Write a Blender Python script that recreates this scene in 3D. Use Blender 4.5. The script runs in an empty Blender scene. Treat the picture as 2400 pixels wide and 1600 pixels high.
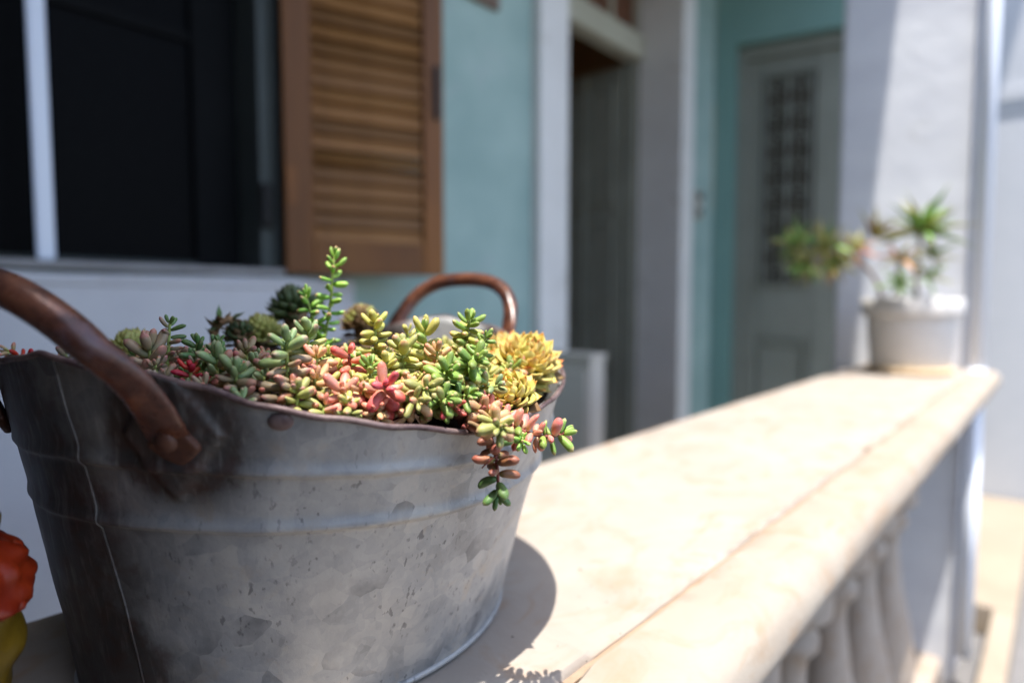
import bpy, bmesh, math, random
from mathutils import Vector, Matrix, Quaternion, noise

# ------------------------------------------------------------------ scene, camera, sky, sun
sc = bpy.context.scene
C = sc.collection
R = math.radians

YAW, PITCH = R(40.86), R(3.624)
cam_d = bpy.data.cameras.new('camera')
cam = bpy.data.objects.new('camera', cam_d); C.objects.link(cam)
cam.location = (0, 0, 0)                       # eye level is the origin of the scene's measures
cam.rotation_euler = (math.pi/2 - PITCH, 0, YAW)
cam_d.sensor_width = 36.0; cam_d.lens = 22.5
cam_d.clip_start = 0.01; cam_d.clip_end = 500
cam_d.dof.use_dof = True
cam_d.dof.focus_distance = 0.325
cam_d.dof.aperture_fstop = 2.9
cam_d.dof.aperture_blades = 7
sc.camera = cam

SUN_DIR = Vector((-0.19, 0.20, -1.0)).normalized()      # the way the light travels
to_sun = -SUN_DIR
world = bpy.data.worlds.new('World'); sc.world = world; world.use_nodes = True
wn = world.node_tree.nodes; wl = world.node_tree.links
bg = wn['Background']
sky = wn.new('ShaderNodeTexSky'); sky.sky_type = 'NISHITA'; sky.sun_disc = False
sky.sun_elevation = math.asin(to_sun.z)
sky.sun_rotation = math.atan2(to_sun.x, to_sun.y)
sky.air_density = 0.9; sky.dust_density = 1.7; sky.ozone_density = 0.7
wl.new(sky.outputs[0], bg.inputs['Color']); bg.inputs['Strength'].default_value = 0.15
sun_d = bpy.data.lights.new('sun', 'SUN'); sun_d.energy = 2.75; sun_d.angle = R(0.53); sun_d.color = (1.0, 0.955, 0.89)
sun = bpy.data.objects.new('sun', sun_d); C.objects.link(sun)
sun.rotation_euler = SUN_DIR.to_track_quat('-Z', 'Y').to_euler()
sc.view_settings.view_transform = 'Standard'; sc.view_settings.look = 'None'
sc.view_settings.gamma = 1.0; sc.view_settings.exposure = 1.8
sc.view_settings.use_curve_mapping = False
sc.render.engine = 'CYCLES'
sc.cycles.max_bounces = 10; sc.cycles.diffuse_bounces = 6; sc.cycles.glossy_bounces = 4
sc.cycles.use_denoising = True
sc.cycles.caustics_reflective = False; sc.cycles.caustics_refractive = False
sc.cycles.sample_clamp_indirect = 8

# ------------------------------------------------------------------ helpers
rng = random.Random(11)

def lin(c):
    if isinstance(c, str):
        c = c.lstrip('#'); c = [int(c[i:i+2], 16)/255 for i in (0, 2, 4)]
        c = [x/12.92 if x <= .04045 else ((x+.055)/1.055)**2.4 for x in c]
    return (c[0], c[1], c[2], 1.0)

class Nodes:
    def __init__(s, name):
        s.m = bpy.data.materials.new(name); s.m.use_nodes = True
        s.t = s.m.node_tree; s.b = s.t.nodes['Principled BSDF']
        s.co = s.t.nodes.new('ShaderNodeTexCoord')
    def n(s, kind, **kw):
        nd = s.t.nodes.new('ShaderNode'+kind)
        for k, v in kw.items(): setattr(nd, k, v)
        return nd
    def l(s, a, b): s.t.links.new(a, b)
    def noise(s, scale, detail=4, rough=.55, vec=None, stretch=None, dist=0.0):
        nd = s.n('TexNoise'); nd.inputs['Scale'].default_value = scale
        nd.inputs['Detail'].default_value = detail; nd.inputs['Roughness'].default_value = rough
        nd.inputs['Distortion'].default_value = dist
        v = vec or s.co.outputs['Object']
        if stretch:
            mp = s.n('Mapping'); mp.inputs['Scale'].default_value = stretch; s.l(v, mp.inputs['Vector']); v = mp.outputs['Vector']
        s.l(v, nd.inputs['Vector']); return nd
    def ramp(s, fac, stops, mode='LINEAR'):
        r = s.n('ValToRGB'); e = r.color_ramp.elements; r.color_ramp.interpolation = mode
        while len(e) < len(stops): e.new(.5)
        for el, (p, c) in zip(e, stops):
            el.position = p
            el.color = lin(c) if not isinstance(c, (int, float)) else (c, c, c, 1)
        s.l(fac, r.inputs['Fac']); return r.outputs['Color']
    def mix(s, fac, a, b, blend='MIX'):
        x = s.n('Mix', data_type='RGBA', blend_type=blend)
        for val, i in ((fac, 0), (a, 6), (b, 7)):
            if hasattr(val, 'is_output') or isinstance(val, bpy.types.NodeSocket): s.l(val, x.inputs[i])
            elif i == 0: x.inputs[0].default_value = val
            else: x.inputs[i].default_value = lin(val)
        return x.outputs[2]
    def math(s, op, a, b=None, clamp=False):
        x = s.n('Math', operation=op, use_clamp=clamp)
        for val, i in ((a, 0), (b, 1)):
            if val is None: continue
            if isinstance(val, bpy.types.NodeSocket): s.l(val, x.inputs[i])
            else: x.inputs[i].default_value = val
        return x.outputs[0]
    def bump(s, h, strength=.3, dist=.001):
        b = s.n('Bump'); b.inputs['Strength'].default_value = strength; b.inputs['Distance'].default_value = dist
        s.l(h, b.inputs['Height']); s.l(b.outputs['Normal'], s.b.inputs['Normal']); return b
    def set(s, **kw):
        names = dict(color='Base Color', rough='Roughness', metal='Metallic', spec='Specular IOR Level', sss='Subsurface Weight',
                     sssr='Subsurface Radius', ssss='Subsurface Scale', coat='Coat Weight', coatr='Coat Roughness', trans='Transmission Weight', alpha='Alpha')
        for k, v in kw.items():
            i = s.b.inputs[names[k]]
            if isinstance(v, bpy.types.NodeSocket): s.l(v, i)
            elif k == 'color': i.default_value = lin(v)
            else: i.default_value = v
        return s.m

def plain(name, c1, c2=None, scale=6, rough=.7, bump=.25, bscale=60, bdist=.002, spec=.3, metal=0, streak=None, dirt=None):
    s = Nodes(name); c2 = c2 or c1
    a = s.noise(scale, 6, .6, stretch=streak)
    col = s.ramp(a.outputs['Fac'], [(.3, c1), (.7, c2)])
    if dirt:
        d = s.noise(scale*2.3, 8, .65, dist=.6)
        col = s.mix(s.ramp(d.outputs['Fac'], [(.58, 0.0), (.72, dirt[1])]), col, dirt[0])
    b = s.noise(bscale, 5, .6)
    s.bump(b.outputs['Fac'], bump, bdist)
    return s.set(color=col, rough=rough, spec=spec, metal=metal)

def mesh_obj(name, verts, faces, mat, parent=None, smooth=False, loc=None):
    me = bpy.data.meshes.new(name); me.from_pydata([tuple(v) for v in verts], [], faces)
    bm = bmesh.new(); bm.from_mesh(me); bmesh.ops.recalc_face_normals(bm, faces=bm.faces); bm.to_mesh(me); bm.free()
    if smooth:
        for p in me.polygons: p.use_smooth = True
    if mat: me.materials.append(mat)
    o = bpy.data.objects.new(name, me); C.objects.link(o)
    if parent: o.parent = parent
    if loc: o.location = loc
    return o

def tag(o, label, cat=None, group=None, kind=None):
    if label: o['label'] = label
    if cat: o['category'] = cat
    if group: o['group'] = group
    if kind: o['kind'] = kind
    return o

def thing(name, label, cat, loc=(0, 0, 0), group=None, rotz=0):
    o = bpy.data.objects.new(name, None); C.objects.link(o); o.location = loc; o.rotation_euler = (0, 0, rotz)
    o.empty_display_size = .02
    return tag(o, label, cat, group)

class MB:
    """collects shapes for one mesh object"""
    def __init__(s): s.v = []; s.f = []
    def add(s, vs, fs):
        n = len(s.v); s.v += [tuple(v) for v in vs]; s.f += [tuple(i+n for i in f) for f in fs]; return s
    def box(s, x0, x1, y0, y1, z0, z1, bev=0.0):
        if bev <= 0:
            vs = [(x, y, z) for x in (x0, x1) for y in (y0, y1) for z in (z0, z1)]
            return s.add(vs, [(0,1,3,2),(4,6,7,5),(0,4,5,1),(2,3,7,6),(0,2,6,4),(1,5,7,3)])
        bm = bmesh.new(); bmesh.ops.create_cube(bm, size=1)
        for v in bm.verts: v.co = Vector(((x0+x1)/2+v.co.x*(x1-x0), (y0+y1)/2+v.co.y*(y1-y0), (z0+z1)/2+v.co.z*(z1-z0)))
        bmesh.ops.bevel(bm, geom=bm.edges[:], offset=bev, segments=2, affect='EDGES', profile=.5)
        bm.verts.index_update()
        s.add([v.co for v in bm.verts], [[v.index for v in f.verts] for f in bm.faces]); bm.free(); return s
    def tube(s, pts, rad, seg=10, cap=True, closed=False, ref0=None):
        pts = [Vector(p) for p in pts]; n = len(pts)
        if not hasattr(rad, '__len__'): rad = [rad]*n
        ref = Vector(ref0) if ref0 is not None else None; rings = []
        for i, p in enumerate(pts):
            a = pts[(i-1) % n] if (closed or i) else p; b = pts[(i+1) % n] if (closed or i < n-1) else p
            t = (b-a).normalized()
            if ref is None: ref = t.orthogonal().normalized()
            ref = (ref - t*ref.dot(t)).normalized(); bi = t.cross(ref)
            r = rad[i]; ru, rv = r if hasattr(r, '__len__') else (r, r)
            rings.append([p + ref*ru*math.cos(2*math.pi*k/seg) + bi*rv*math.sin(2*math.pi*k/seg) for k in range(seg)])
        vs = [v for rg in rings for v in rg]; fs = []
        m = n if closed else n-1
        for i in range(m):
            for k in range(seg):
                j = (i+1) % n
                fs.append((i*seg+k, i*seg+(k+1) % seg, j*seg+(k+1) % seg, j*seg+k))
        if cap and not closed:
            fs.append(tuple(range(seg))[::-1]); fs.append(tuple((n-1)*seg+k for k in range(seg)))
        return s.add(vs, fs)
    def lathe(s, prof, c=(0, 0, 0), seg=40):
        vs = []; n = len(prof)
        for r, z in prof:
            for k in range(seg):
                a = 2*math.pi*k/seg; vs.append((c[0]+r*math.cos(a), c[1]+r*math.sin(a), c[2]+z))
        fs = [(i*seg+k, i*seg+(k+1) % seg, (i+1)*seg+(k+1) % seg, (i+1)*seg+k) for i in range(n-1) for k in range(seg)]
        fs.append(tuple(range(seg))); fs.append(tuple((n-1)*seg+k for k in range(seg)))
        return s.add(vs, fs)
    def build(s, name, mat, parent=None, smooth=False, loc=None):
        return mesh_obj(name, s.v, s.f, mat, parent, smooth, loc)

def wall_grid(xa, xb, y0, y1, z0, z1, holes):
    """a wall in the plane x, from y0..y1, z0..z1, with rectangular openings"""
    ys = sorted({y0, y1, *[h[0] for h in holes], *[h[1] for h in holes]})
    zs = sorted({z0, z1, *[h[2] for h in holes], *[h[3] for h in holes]})
    ys = [y for y in ys if y0 <= y <= y1]; zs = [z for z in zs if z0 <= z <= z1]
    def full(i, j):
        if not (0 <= i < len(ys)-1 and 0 <= j < len(zs)-1): return False
        cy, cz = (ys[i]+ys[i+1])/2, (zs[j]+zs[j+1])/2
        return not any(h[0] < cy < h[1] and h[2] < cz < h[3] for h in holes)
    b = MB()
    for i in range(len(ys)-1):
        for j in range(len(zs)-1):
            if not full(i, j): continue
            Y0, Y1, Z0, Z1 = ys[i], ys[i+1], zs[j], zs[j+1]
            for x in (xa, xb): b.add([(x, Y0, Z0), (x, Y1, Z0), (x, Y1, Z1), (x, Y0, Z1)], [(0, 1, 2, 3)])
            if not full(i-1, j): b.add([(xa, Y0, Z0), (xb, Y0, Z0), (xb, Y0, Z1), (xa, Y0, Z1)], [(0, 1, 2, 3)])
            if not full(i+1, j): b.add([(xa, Y1, Z0), (xb, Y1, Z0), (xb, Y1, Z1), (xa, Y1, Z1)], [(0, 1, 2, 3)])
            if not full(i, j-1): b.add([(xa, Y0, Z0), (xb, Y0, Z0), (xb, Y1, Z0), (xa, Y1, Z0)], [(0, 1, 2, 3)])
            if not full(i, j+1): b.add([(xa, Y0, Z1), (xb, Y0, Z1), (xb, Y1, Z1), (xa, Y1, Z1)], [(0, 1, 2, 3)])
    return b

# ------------------------------------------------------------------ materials
def limestone(name, base='#958b81', pale='#9f978d', warm='#97806b', grey='#8a8279'):
    s = Nodes(name)
    a = s.noise(9, 7, .6, dist=.4); col = s.ramp(a.outputs['Fac'], [(.32, base), (.62, pale)])
    w = s.noise(26, 5, .6, dist=1.2, stretch=(1.0, .55, 1)); col = s.mix(s.ramp(w.outputs['Fac'], [(.50, 0.0), (.70, .75)]), col, warm)
    g = s.noise(60, 6, .7); col = s.mix(s.ramp(g.outputs['Fac'], [(.6, 0.0), (.74, .35)]), col, grey)
    b = s.noise(90, 8, .65); v = s.n('TexVoronoi'); v.inputs['Scale'].default_value = 130; s.l(s.co.outputs['Object'], v.inputs['Vector'])
    pit = s.ramp(v.outputs['Distance'], [(.0, 0.0), (.22, 1.0)])
    h = s.math('ADD', b.outputs['Fac'], s.math('MULTIPLY', pit, .25))
    s.bump(h, .35, .0016)
    return s.set(color=col, rough=.78, spec=.25)

M = {}
M['limestone'] = limestone('limestone')
M['nosing'] = limestone('limestone_nosing', '#95897c', '#9d9488', '#97826c', '#8b8378')
M['baluster'] = limestone('limestone_baluster', '#9c8f82', '#a59a8e', '#957b60', '#7f766e')
M['mortar'] = plain('mortar', '#8f7a66', '#a08c78', 40, .9, .5, 200)
M['whitewash'] = plain('whitewash', '#c8cad0', '#d6d8dc', 3, .85, .5, 14, .006, .2, streak=(1, 1, 3), dirt=('#b2b1b0', .4))
M['apron'] = plain('apron_paint', '#bcbcc0', '#c8c8ca', 4, .8, .3, 30, .003, dirt=('#a59a92', .3))
M['aqua'] = plain('aqua_paint', '#86a19c', '#a6bdb6', 2.5, .75, .25, 30, .002, dirt=('#a9b6b4', .7))
M['aqua_green'] = plain('aqua_green_paint', '#7ba09a', '#85aaa3', 2.5, .7, .25, 30)
M['trim'] = plain('white_trim', '#dad8d4', '#e4e2de', 4, .65, .2, 40, dirt=('#b4afa6', .5))
M['dark_door'] = plain('grey_green_door', '#85867a', '#929386', 5, .5, .15, 80)
M['grey_door'] = plain('grey_door', '#85887e', '#909389', 4, .55, .15, 80)
M['frame_grey'] = plain('window_frame_grey', '#282e2d', '#303736', 4, .5, .15, 80)
M['alu'] = plain('white_enamel', '#dfe6f2', '#e6ebf4', 3, .35, .05, 80, spec=.5)
M['dark_pane'] = plain('dark_screen', '#0b0b0c', '#101011', 60, .45, .1, 40, .0005, .03)
M['sill'] = plain('sill_grey', '#8a8888', '#9b9a9a', 6, .8, .4, 60, dirt=('#6b5a4c', .7))
M['fanlight'] = plain('fanlight_brown', '#5a3826', '#6e4630', 12, .3, .1, 30, spec=.4)
M['dark_frame'] = plain('dark_window_frame', '#101112', '#171819', 4, .7, .1, 80, spec=.06)
M['jamb'] = plain('jamb_grey', '#4c5250', '#565c5a', 4, .5, .15, 80)
M['iron'] = plain('dark_iron', '#161514', '#201e1d', 30, .5, .3, 120)
M['brown_wall'] = plain('brown_interior', '#8f6a45', '#9c7750', 3, .8, .2, 20)
M['brown_glass'] = plain('brown_glass', '#3d372f', '#4a4238', 12, .25, .1, 30, spec=.5)
M['cream_bar'] = plain('cream_transom', '#b0ae9c', '#bab8a6', 5, .6, .15, 60)
M['cabinet'] = plain('cabinet_grey', '#c4bcb0', '#ccc5ba', 6, .55, .1, 90)
M['floor'] = plain('porch_tiles', '#b5aa9a', '#c0b5a5', 4, .6, .2, 40)
M['pavement'] = plain('pavement_stone', '#8c7f6f', '#968a7a', 5, .85, .4, 30)
M['road'] = plain('road_asphalt', '#686767', '#727070', 8, .9, .5, 120)
M['plaque'] = plain('plaque_brown', '#6b5a50', '#80695b', 20, .6, .3, 60)
M['concrete'] = plain('roof_concrete', '#cfccc6', '#d6d3ce', 4, .85, .4, 25)
M['neighbour'] = plain('neighbour_render', '#aeb0b4', '#b8b9bc', 3, .85, .4, 25, .003)
M['pvc'] = plain('pvc_pipe', '#d8dee8', '#dee3eb', 3, .3, .03, 60, spec=.5)
M['pot'] = plain('painted_pot', '#c6c2bd', '#d0ccc7', 12, .75, .3, 70, dirt=('#a3917c', .5))
M['saucer'] = plain('clay_saucer', '#c2a987', '#cbb593', 12, .8, .3, 70)
M['pebble'] = plain('white_pebble', '#cfcac4', '#dcd8d2', 30, .7, .2, 90)
M['soil'] = plain('dark_soil', '#1c130d', '#35251a', 120, .95, 1.0, 260, .004)

def wood_mat(name, c1, c2, c3):
    s = Nodes(name)
    a = s.noise(7, 6, .6, stretch=(1, 1, .12), dist=.5)
    oi = s.n('ObjectInfo')
    col = s.ramp(a.outputs['Fac'], [(.3, c1), (.5, c2), (.72, c3)])
    hsv = s.n('HueSaturation'); s.l(col, hsv.inputs['Color'])
    s.l(s.math('ADD', s.math('MULTIPLY', oi.outputs['Random'], .5), .72), hsv.inputs['Value'])
    s.bump(a.outputs['Fac'], .3, .001)
    return s.set(color=hsv.outputs['Color'], rough=.55, spec=.35)
M['wood'] = wood_mat('varnished_wood', '#583618', '#7a4c20', '#93622a')
M['slat'] = wood_mat('faded_slat', '#664222', '#82592c', '#94693a')

M['blocker_brown'] = wood_mat('blocker_brown', '#1f1712', '#2a1f18', '#33271e')
RUST_SHADE = []      # filled below: rust at the handle ends, shade painted on the near end
def zinc():
    s = Nodes('galvanised_zinc'); co = s.co.outputs['Object']
    wob = s.noise(40, 3, .5)
    wv = s.n('Mix', data_type='RGBA'); wv.inputs[0].default_value = .014
    s.l(co, wv.inputs[6]); s.l(wob.outputs['Color'], wv.inputs[7])
    vo = s.n('TexVoronoi'); vo.inputs['Scale'].default_value = 75; s.l(wv.outputs[2], vo.inputs['Vector'])
    vo2 = s.n('TexVoronoi'); vo2.inputs['Scale'].default_value = 190; s.l(wv.outputs[2], vo2.inputs['Vector'])
    sep = s.n('SeparateColor'); s.l(vo.outputs['Color'], sep.inputs[0])
    sep2 = s.n('SeparateColor'); s.l(vo2.outputs['Color'], sep2.inputs[0])
    big = s.noise(16, 7, .65, dist=.5)
    v = s.math('ADD', s.math('MULTIPLY', sep.outputs[0], .17), s.math('MULTIPLY', sep2.outputs[0], .09))
    v = s.math('ADD', v, s.math('MULTIPLY', big.outputs['Fac'], .95))
    col = s.ramp(v, [(.30, '#7b7e81'), (.50, '#949698'), (.68, '#a6a6a5'), (.88, '#b8b4ad')])
    # darker single crystals
    dk = s.ramp(sep.outputs[1], [(.86, 0.0), (.9, .55)])
    fade = s.ramp(s.noise(22, 4).outputs['Fac'], [(.45, 0.0), (.6, 1.0)])
    col = s.mix(s.math('MULTIPLY', dk, fade), col, '#45484e')
    # warm chalky bloom
    bl = s.noise(34, 8, .7, dist=.8)
    col = s.mix(s.ramp(bl.outputs['Fac'], [(.56, 0.0), (.70, .5)]), col, '#ab9d8b')
    # dark specks, streaked downwards
    sp = s.noise(330, 3, .5, stretch=(1, 1, .45)); where = s.noise(30, 4, .6)
    spm = s.math('MULTIPLY', s.ramp(sp.outputs['Fac'], [(.61, 0.0), (.67, 1.0)]), s.ramp(where.outputs['Fac'], [(.45, 0.0), (.62, .6)]))
    col = s.mix(spm, col, '#3f3e44')
    bs = s.noise(75, 3, .5); col = s.mix(s.ramp(bs.outputs['Fac'], [(.72, 0.0), (.80, .45)]), col, '#4c4b50')
    # rust around the handle ends, and shade painted dark over the near end
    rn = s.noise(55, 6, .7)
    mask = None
    for (p, rad) in RUST_SHADE:
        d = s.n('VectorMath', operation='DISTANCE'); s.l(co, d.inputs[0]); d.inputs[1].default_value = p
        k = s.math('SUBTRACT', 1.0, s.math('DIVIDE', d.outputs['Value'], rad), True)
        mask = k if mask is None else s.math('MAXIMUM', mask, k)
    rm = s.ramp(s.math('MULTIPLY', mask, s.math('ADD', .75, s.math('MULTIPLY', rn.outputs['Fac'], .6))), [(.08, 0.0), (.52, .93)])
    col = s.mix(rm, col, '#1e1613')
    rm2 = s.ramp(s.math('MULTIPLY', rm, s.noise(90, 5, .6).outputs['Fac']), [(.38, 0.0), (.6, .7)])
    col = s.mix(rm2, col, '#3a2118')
    st = s.noise(260, 4, .6, stretch=(1, 1, .06)); col = s.mix(s.ramp(st.outputs['Fac'], [(.52, 0.0), (.74, .16)]), col, '#b8b5af')
    metal = s.math('SUBTRACT', s.ramp(v, [(.3, .42), (.9, .24)]), s.math('MULTIPLY', rm, .5), True)
    rough = s.ramp(big.outputs['Fac'], [(.3, .42), (.7, .6)])
    fine = s.noise(520, 4, .6, stretch=(1, 1, .6)); pit = s.noise(150, 6, .7)
    h = s.math('ADD', s.math('MULTIPLY', fine.outputs['Fac'], .5), pit.outputs['Fac'])
    h = s.math('SUBTRACT', h, s.math('MULTIPLY', spm, .35))
    s.bump(h, .30, .0006)
    return s.set(color=col, rough=rough, metal=metal, spec=.45)

def rust(name, c1, c2, c3, rough=(.32, .6), metal=.15, sheen=None):
    s = Nodes(name)
    a = s.noise(45, 7, .65, dist=.5); b = s.noise(160, 5, .6)
    col = s.ramp(a.outputs['Fac'], [(.32, c1), (.5, c2), (.68, c3)])
    col = s.mix(s.ramp(b.outputs['Fac'], [(.56, 0.0), (.68, .6)]), col, '#2a1612')
    if sheen:
        c = s.noise(30, 5, .6); col = s.mix(s.ramp(c.outputs['Fac'], [(.56, 0.0), (.66, .75)]), col, sheen)
    s.bump(s.math('ADD', a.outputs['Fac'], b.outputs['Fac']), .3, .0006)
    return s.set(color=col, rough=s.ramp(b.outputs['Fac'], [(.3, rough[0]), (.7, rough[1])]), metal=metal, spec=.5)
M['handle'] = rust('rusty_brown_paint', '#2e1a16', '#553429', '#80513a', (.18, .45), .1, '#5c4c52')
M['lug'] = rust('orange_rust', '#331b12', '#472617', '#573219', (.45, .75), 0)
M['rim'] = rust('rusty_rim', '#3d2e30', '#5c4a4a', '#7a6864', (.4, .75), .25)

# ------------------------------------------------------------------ the setting
LEDGE_Z = -.215
FLOOR_Z = -1.10
STREET_Z = -1.25
ROOF_Z = 1.95
PY = 2.45

g = MB().box(-60, 60, -60, 60, STREET_Z-.3, STREET_Z).build('ground', M['road']); tag(g, 'grey road surface beyond the porch', kind='structure')
pv = MB().box(-.7, -.09, PY+.46, 4.58, STREET_Z+.0, STREET_Z+.12, .01).box(-.160, -.09, -12, PY+.4595, STREET_Z, STREET_Z+.1195, .01).build('pavement', M['pavement']); tag(pv, 'warm stone pavement running along the balustrade', kind='structure')
pf = MB().box(-1.5, -.45, -3, 4.2, FLOOR_Z-.1, FLOOR_Z).build('floor', M['floor']); tag(pf, 'shaded porch floor between house and balustrade', kind='structure')

# house front with the window and door openings
WY0, WY1, WZ0, WZ1 = -.5, .872, .0775, 1.62
DY0, DY1, DZ1 = 1.845, 3.10, 1.86
FX = -1.5
house = thing('house_front', 'pale aqua painted house front in the shade of its porch', 'house', (FX, 1.0, FLOOR_Z))
HL = Vector((FX, 1.0, FLOOR_Z))
def local(b, off): b.v = [(v[0]-off[0], v[1]-off[1], v[2]-off[2]) for v in b.v]; return b
local(wall_grid(FX, FX-.22, -3.0, 3.42, FLOOR_Z, ROOF_Z+.6, [(WY0, WY1, .062, WZ1), (DY0, DY1, FLOOR_Z, DZ1)]), HL).build('wall', M['aqua'], house)
# white apron below the window, a worn lip along its top
ap = MB(); nseg = 60; vs = []; y0, y1 = -3.0, 1.035
prof = [(-1.502, FLOOR_Z+.001), (-1.462, FLOOR_Z+.001), (-1.462, .030), (-1.455, .036), (-1.455, .052), (-1.462, .058), (-1.70, .061)]
for i in range(nseg+1):
    y = y0+(y1-y0)*i/nseg
    for k, (x, z) in enumerate(prof):
        j = (noise.noise(Vector((y*9, k*3.1, 0)))*.006) if k in (3, 4, 5) else 0
        vs.append((x-abs(j), y, z-abs(j)*.8))
fs = [(i*7+k, i*7+k+1, (i+1)*7+k+1, (i+1)*7+k) for i in range(nseg) for k in range(6)] + [tuple(range(7)), tuple(nseg*7+k for k in range(7))]
ap.add(vs, fs); local(ap, HL).build('window_apron', M['apron'], house)['label'] = 'white painted apron with a chipped lip under the window'
local(MB().box(-1.72, -1.450, -3.0, .83, .0622, .077, .004), HL).build('window_sill', M['sill'], house)['label'] = 'worn grey window sill'
# rooms behind the openings
rm = MB()
rm.box(-4.0, -3.9, -3, 4.4, FLOOR_Z, 2.3); rm.box(-3.9, FX-.22, -3, -2.9, FLOOR_Z, 2.3); rm.box(-3.9, FX-.22, 4.3, 4.4, FLOOR_Z, 2.3)
rm.box(-3.9, FX-.221, -2.9, 4.3, 2.2, 2.3); rm.box(-3.9, FX-.221, -2.9, 4.3, FLOOR_Z-.1, FLOOR_Z-.004); rm.box(-3.9, FX-.221, 1.2, 1.3, FLOOR_Z, 2.2)
local(rm, HL).build('room_walls', M['brown_wall'], house)

# porch roof out of view: outline shaped to shade house front, tub end and pier
ro = MB(); out = [(-1.72, -3.0), (.9, -3.0), (.9, -.93), (.116, -.266), (-.084, -.096), (-.128, .12), (-.128, 2.0), (-.263, 2.246), (-.40, 2.535), (-.40, 4.0), (-1.72, 4.0)]
no = len(out)
ro.add([(x, y, z) for z in (ROOF_Z, ROOF_Z+.18) for x, y in out], [tuple(range(no)), tuple(range(no, 2*no))] + [(k, (k+1) % no, (k+1) % no+no, k+no) for k in range(no)])
tag(ro.build('porch_roof', M['concrete']), 'flat concrete porch roof overhead, outline shaped to cast the shade', 'roof')

sw = MB().box(-1.5, 1.7, -.65, -.50, STREET_Z, ROOF_Z, .01).build('blocker_wall', M['blocker_brown'])  # added out of view to keep light off the tub's near end
tag(sw, 'unseen dark wall added to block light at the near end of the porch', 'wall')

# ------------------------------------------------------------------ window
win = thing('window', 'dark open window with a white upright bar above the white apron', 'window', (FX-.1, .2, WZ0))
WL = Vector((FX-.1, .2, WZ0))
def wpart(name, b, m): return local(b, WL).build(name, M[m], win)
wpart('jamb', MB().box(FX-.2, FX-.012, .802, WY1-.002, WZ0, WZ1, .006), 'jamb')
wpart('jamb', MB().box(FX-.2, FX-.012, WY0+.002, WY0+.05, WZ0, WZ1, .006), 'frame_grey')
wpart('stile', MB().box(FX-.15, FX-.115, .69, .800, WZ0+.002, WZ1, .005), 'dark_frame')
wpart('stile', MB().box(FX-.15, FX-.115, WY0+.052, WY0+.13, WZ0+.002, WZ1, .005), 'frame_grey')
wpart('upright_bar', MB().box(FX-.020, FX-.012, .342, .373, WZ0+.003, WZ1, .006), 'alu')['label'] = 'bright white upright bar'
wpart('screen', MB().box(FX-.139, FX-.133, WY0+.132, .698, WZ0+.004, WZ1, 0), 'dark_pane')
wpart('transom', MB().box(FX-.131, FX-.122, WY0+.132, .698, .620, .645, .003), 'dark_frame')
wpart('bottom_rail', MB().box(FX-.13, FX-.118, WY0+.132, .698, WZ0+.002, WZ0+.018, .002), 'frame_grey')
wpart('latch', MB().box(FX-.012, FX+.004, .80, .83, .18, .29, .006), 'iron')

# ------------------------------------------------------------------ louvred shutter, hinged at the window's right side
SHW, SH0, SH1 = .418, .068, 1.66
shut = thing('louvred_shutter', 'brown wooden louvred shutter folded open beside the window', 'shutter', (FX+.032, .838, SH0), rotz=-R(21))
def spart(name, b, m, lab=None):
    o = b.build(name, M[m], shut)
    if lab: o['label'] = lab
    return o
T = .034; H = SH1-SH0
spart('stile', MB().box(-T/2, T/2, 0, .068, 0, H, .004), 'wood')
spart('stile', MB().box(-T/2, T/2, SHW-.058, SHW, 0, H, .004), 'wood')
spart('rail', MB().box(-T/2+.001, T/2-.001, .0685, SHW-.0585, 0, .082, .003), 'wood')
spart('rail', MB().box(-T/2+.001, T/2-.001, .0685, SHW-.0585, H-.08, H, .003), 'wood')
sl = MB(); w = SHW-.058-.068
ang = R(38); ca, sa = math.cos(ang), math.sin(ang)
def slat_mesh(tilt):
    b = MB().box(-.025, .025, .0, w-.004, -.0035, .0035, .0015)
    c_, s_ = math.cos(tilt), math.sin(tilt)
    b.v = [(v[0]*c_+v[2]*s_, v[1], -v[0]*s_+v[2]*c_) for v in b.v]; return b
proto = slat_mesh(R(68)).build('slat', M['slat'], shut, loc=(0, .070, .105))
zz = .105+.0385; k = 0
while zz < H-.09:
    o = proto.copy(); C.objects.link(o); o.parent = shut; o.location = (0, .070, zz)
    k += 1
    if k == 5: o.rotation_euler = (0, R(-26), 0)
    else: o.rotation_euler = (R(rng.uniform(-.4, .4)), R(rng.uniform(-5, 5)), 0)
    zz += .0385
spart('hinge', MB().box(.0155, .0195, .004, .03, .17, .26, .001), 'wood')
spart('hinge', MB().box(.015, .026, -.012, .03, 1.2, 1.29, .003), 'wood')
spart('bolt', MB().box(.017, .027, SHW-.03, SHW-.014, .42, .56, .003), 'iron')

# small sign on the aqua wall
tag(local(MB().box(FX, FX+.02, 1.36, 1.652, .972, 1.20, .006), (FX, 1.5, 1.08)).build('wall_plaque', M['plaque'], loc=(FX, 1.5, 1.08)), 'brown plaque fixed high on the aqua wall beside the shutter', 'plaque')

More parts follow.
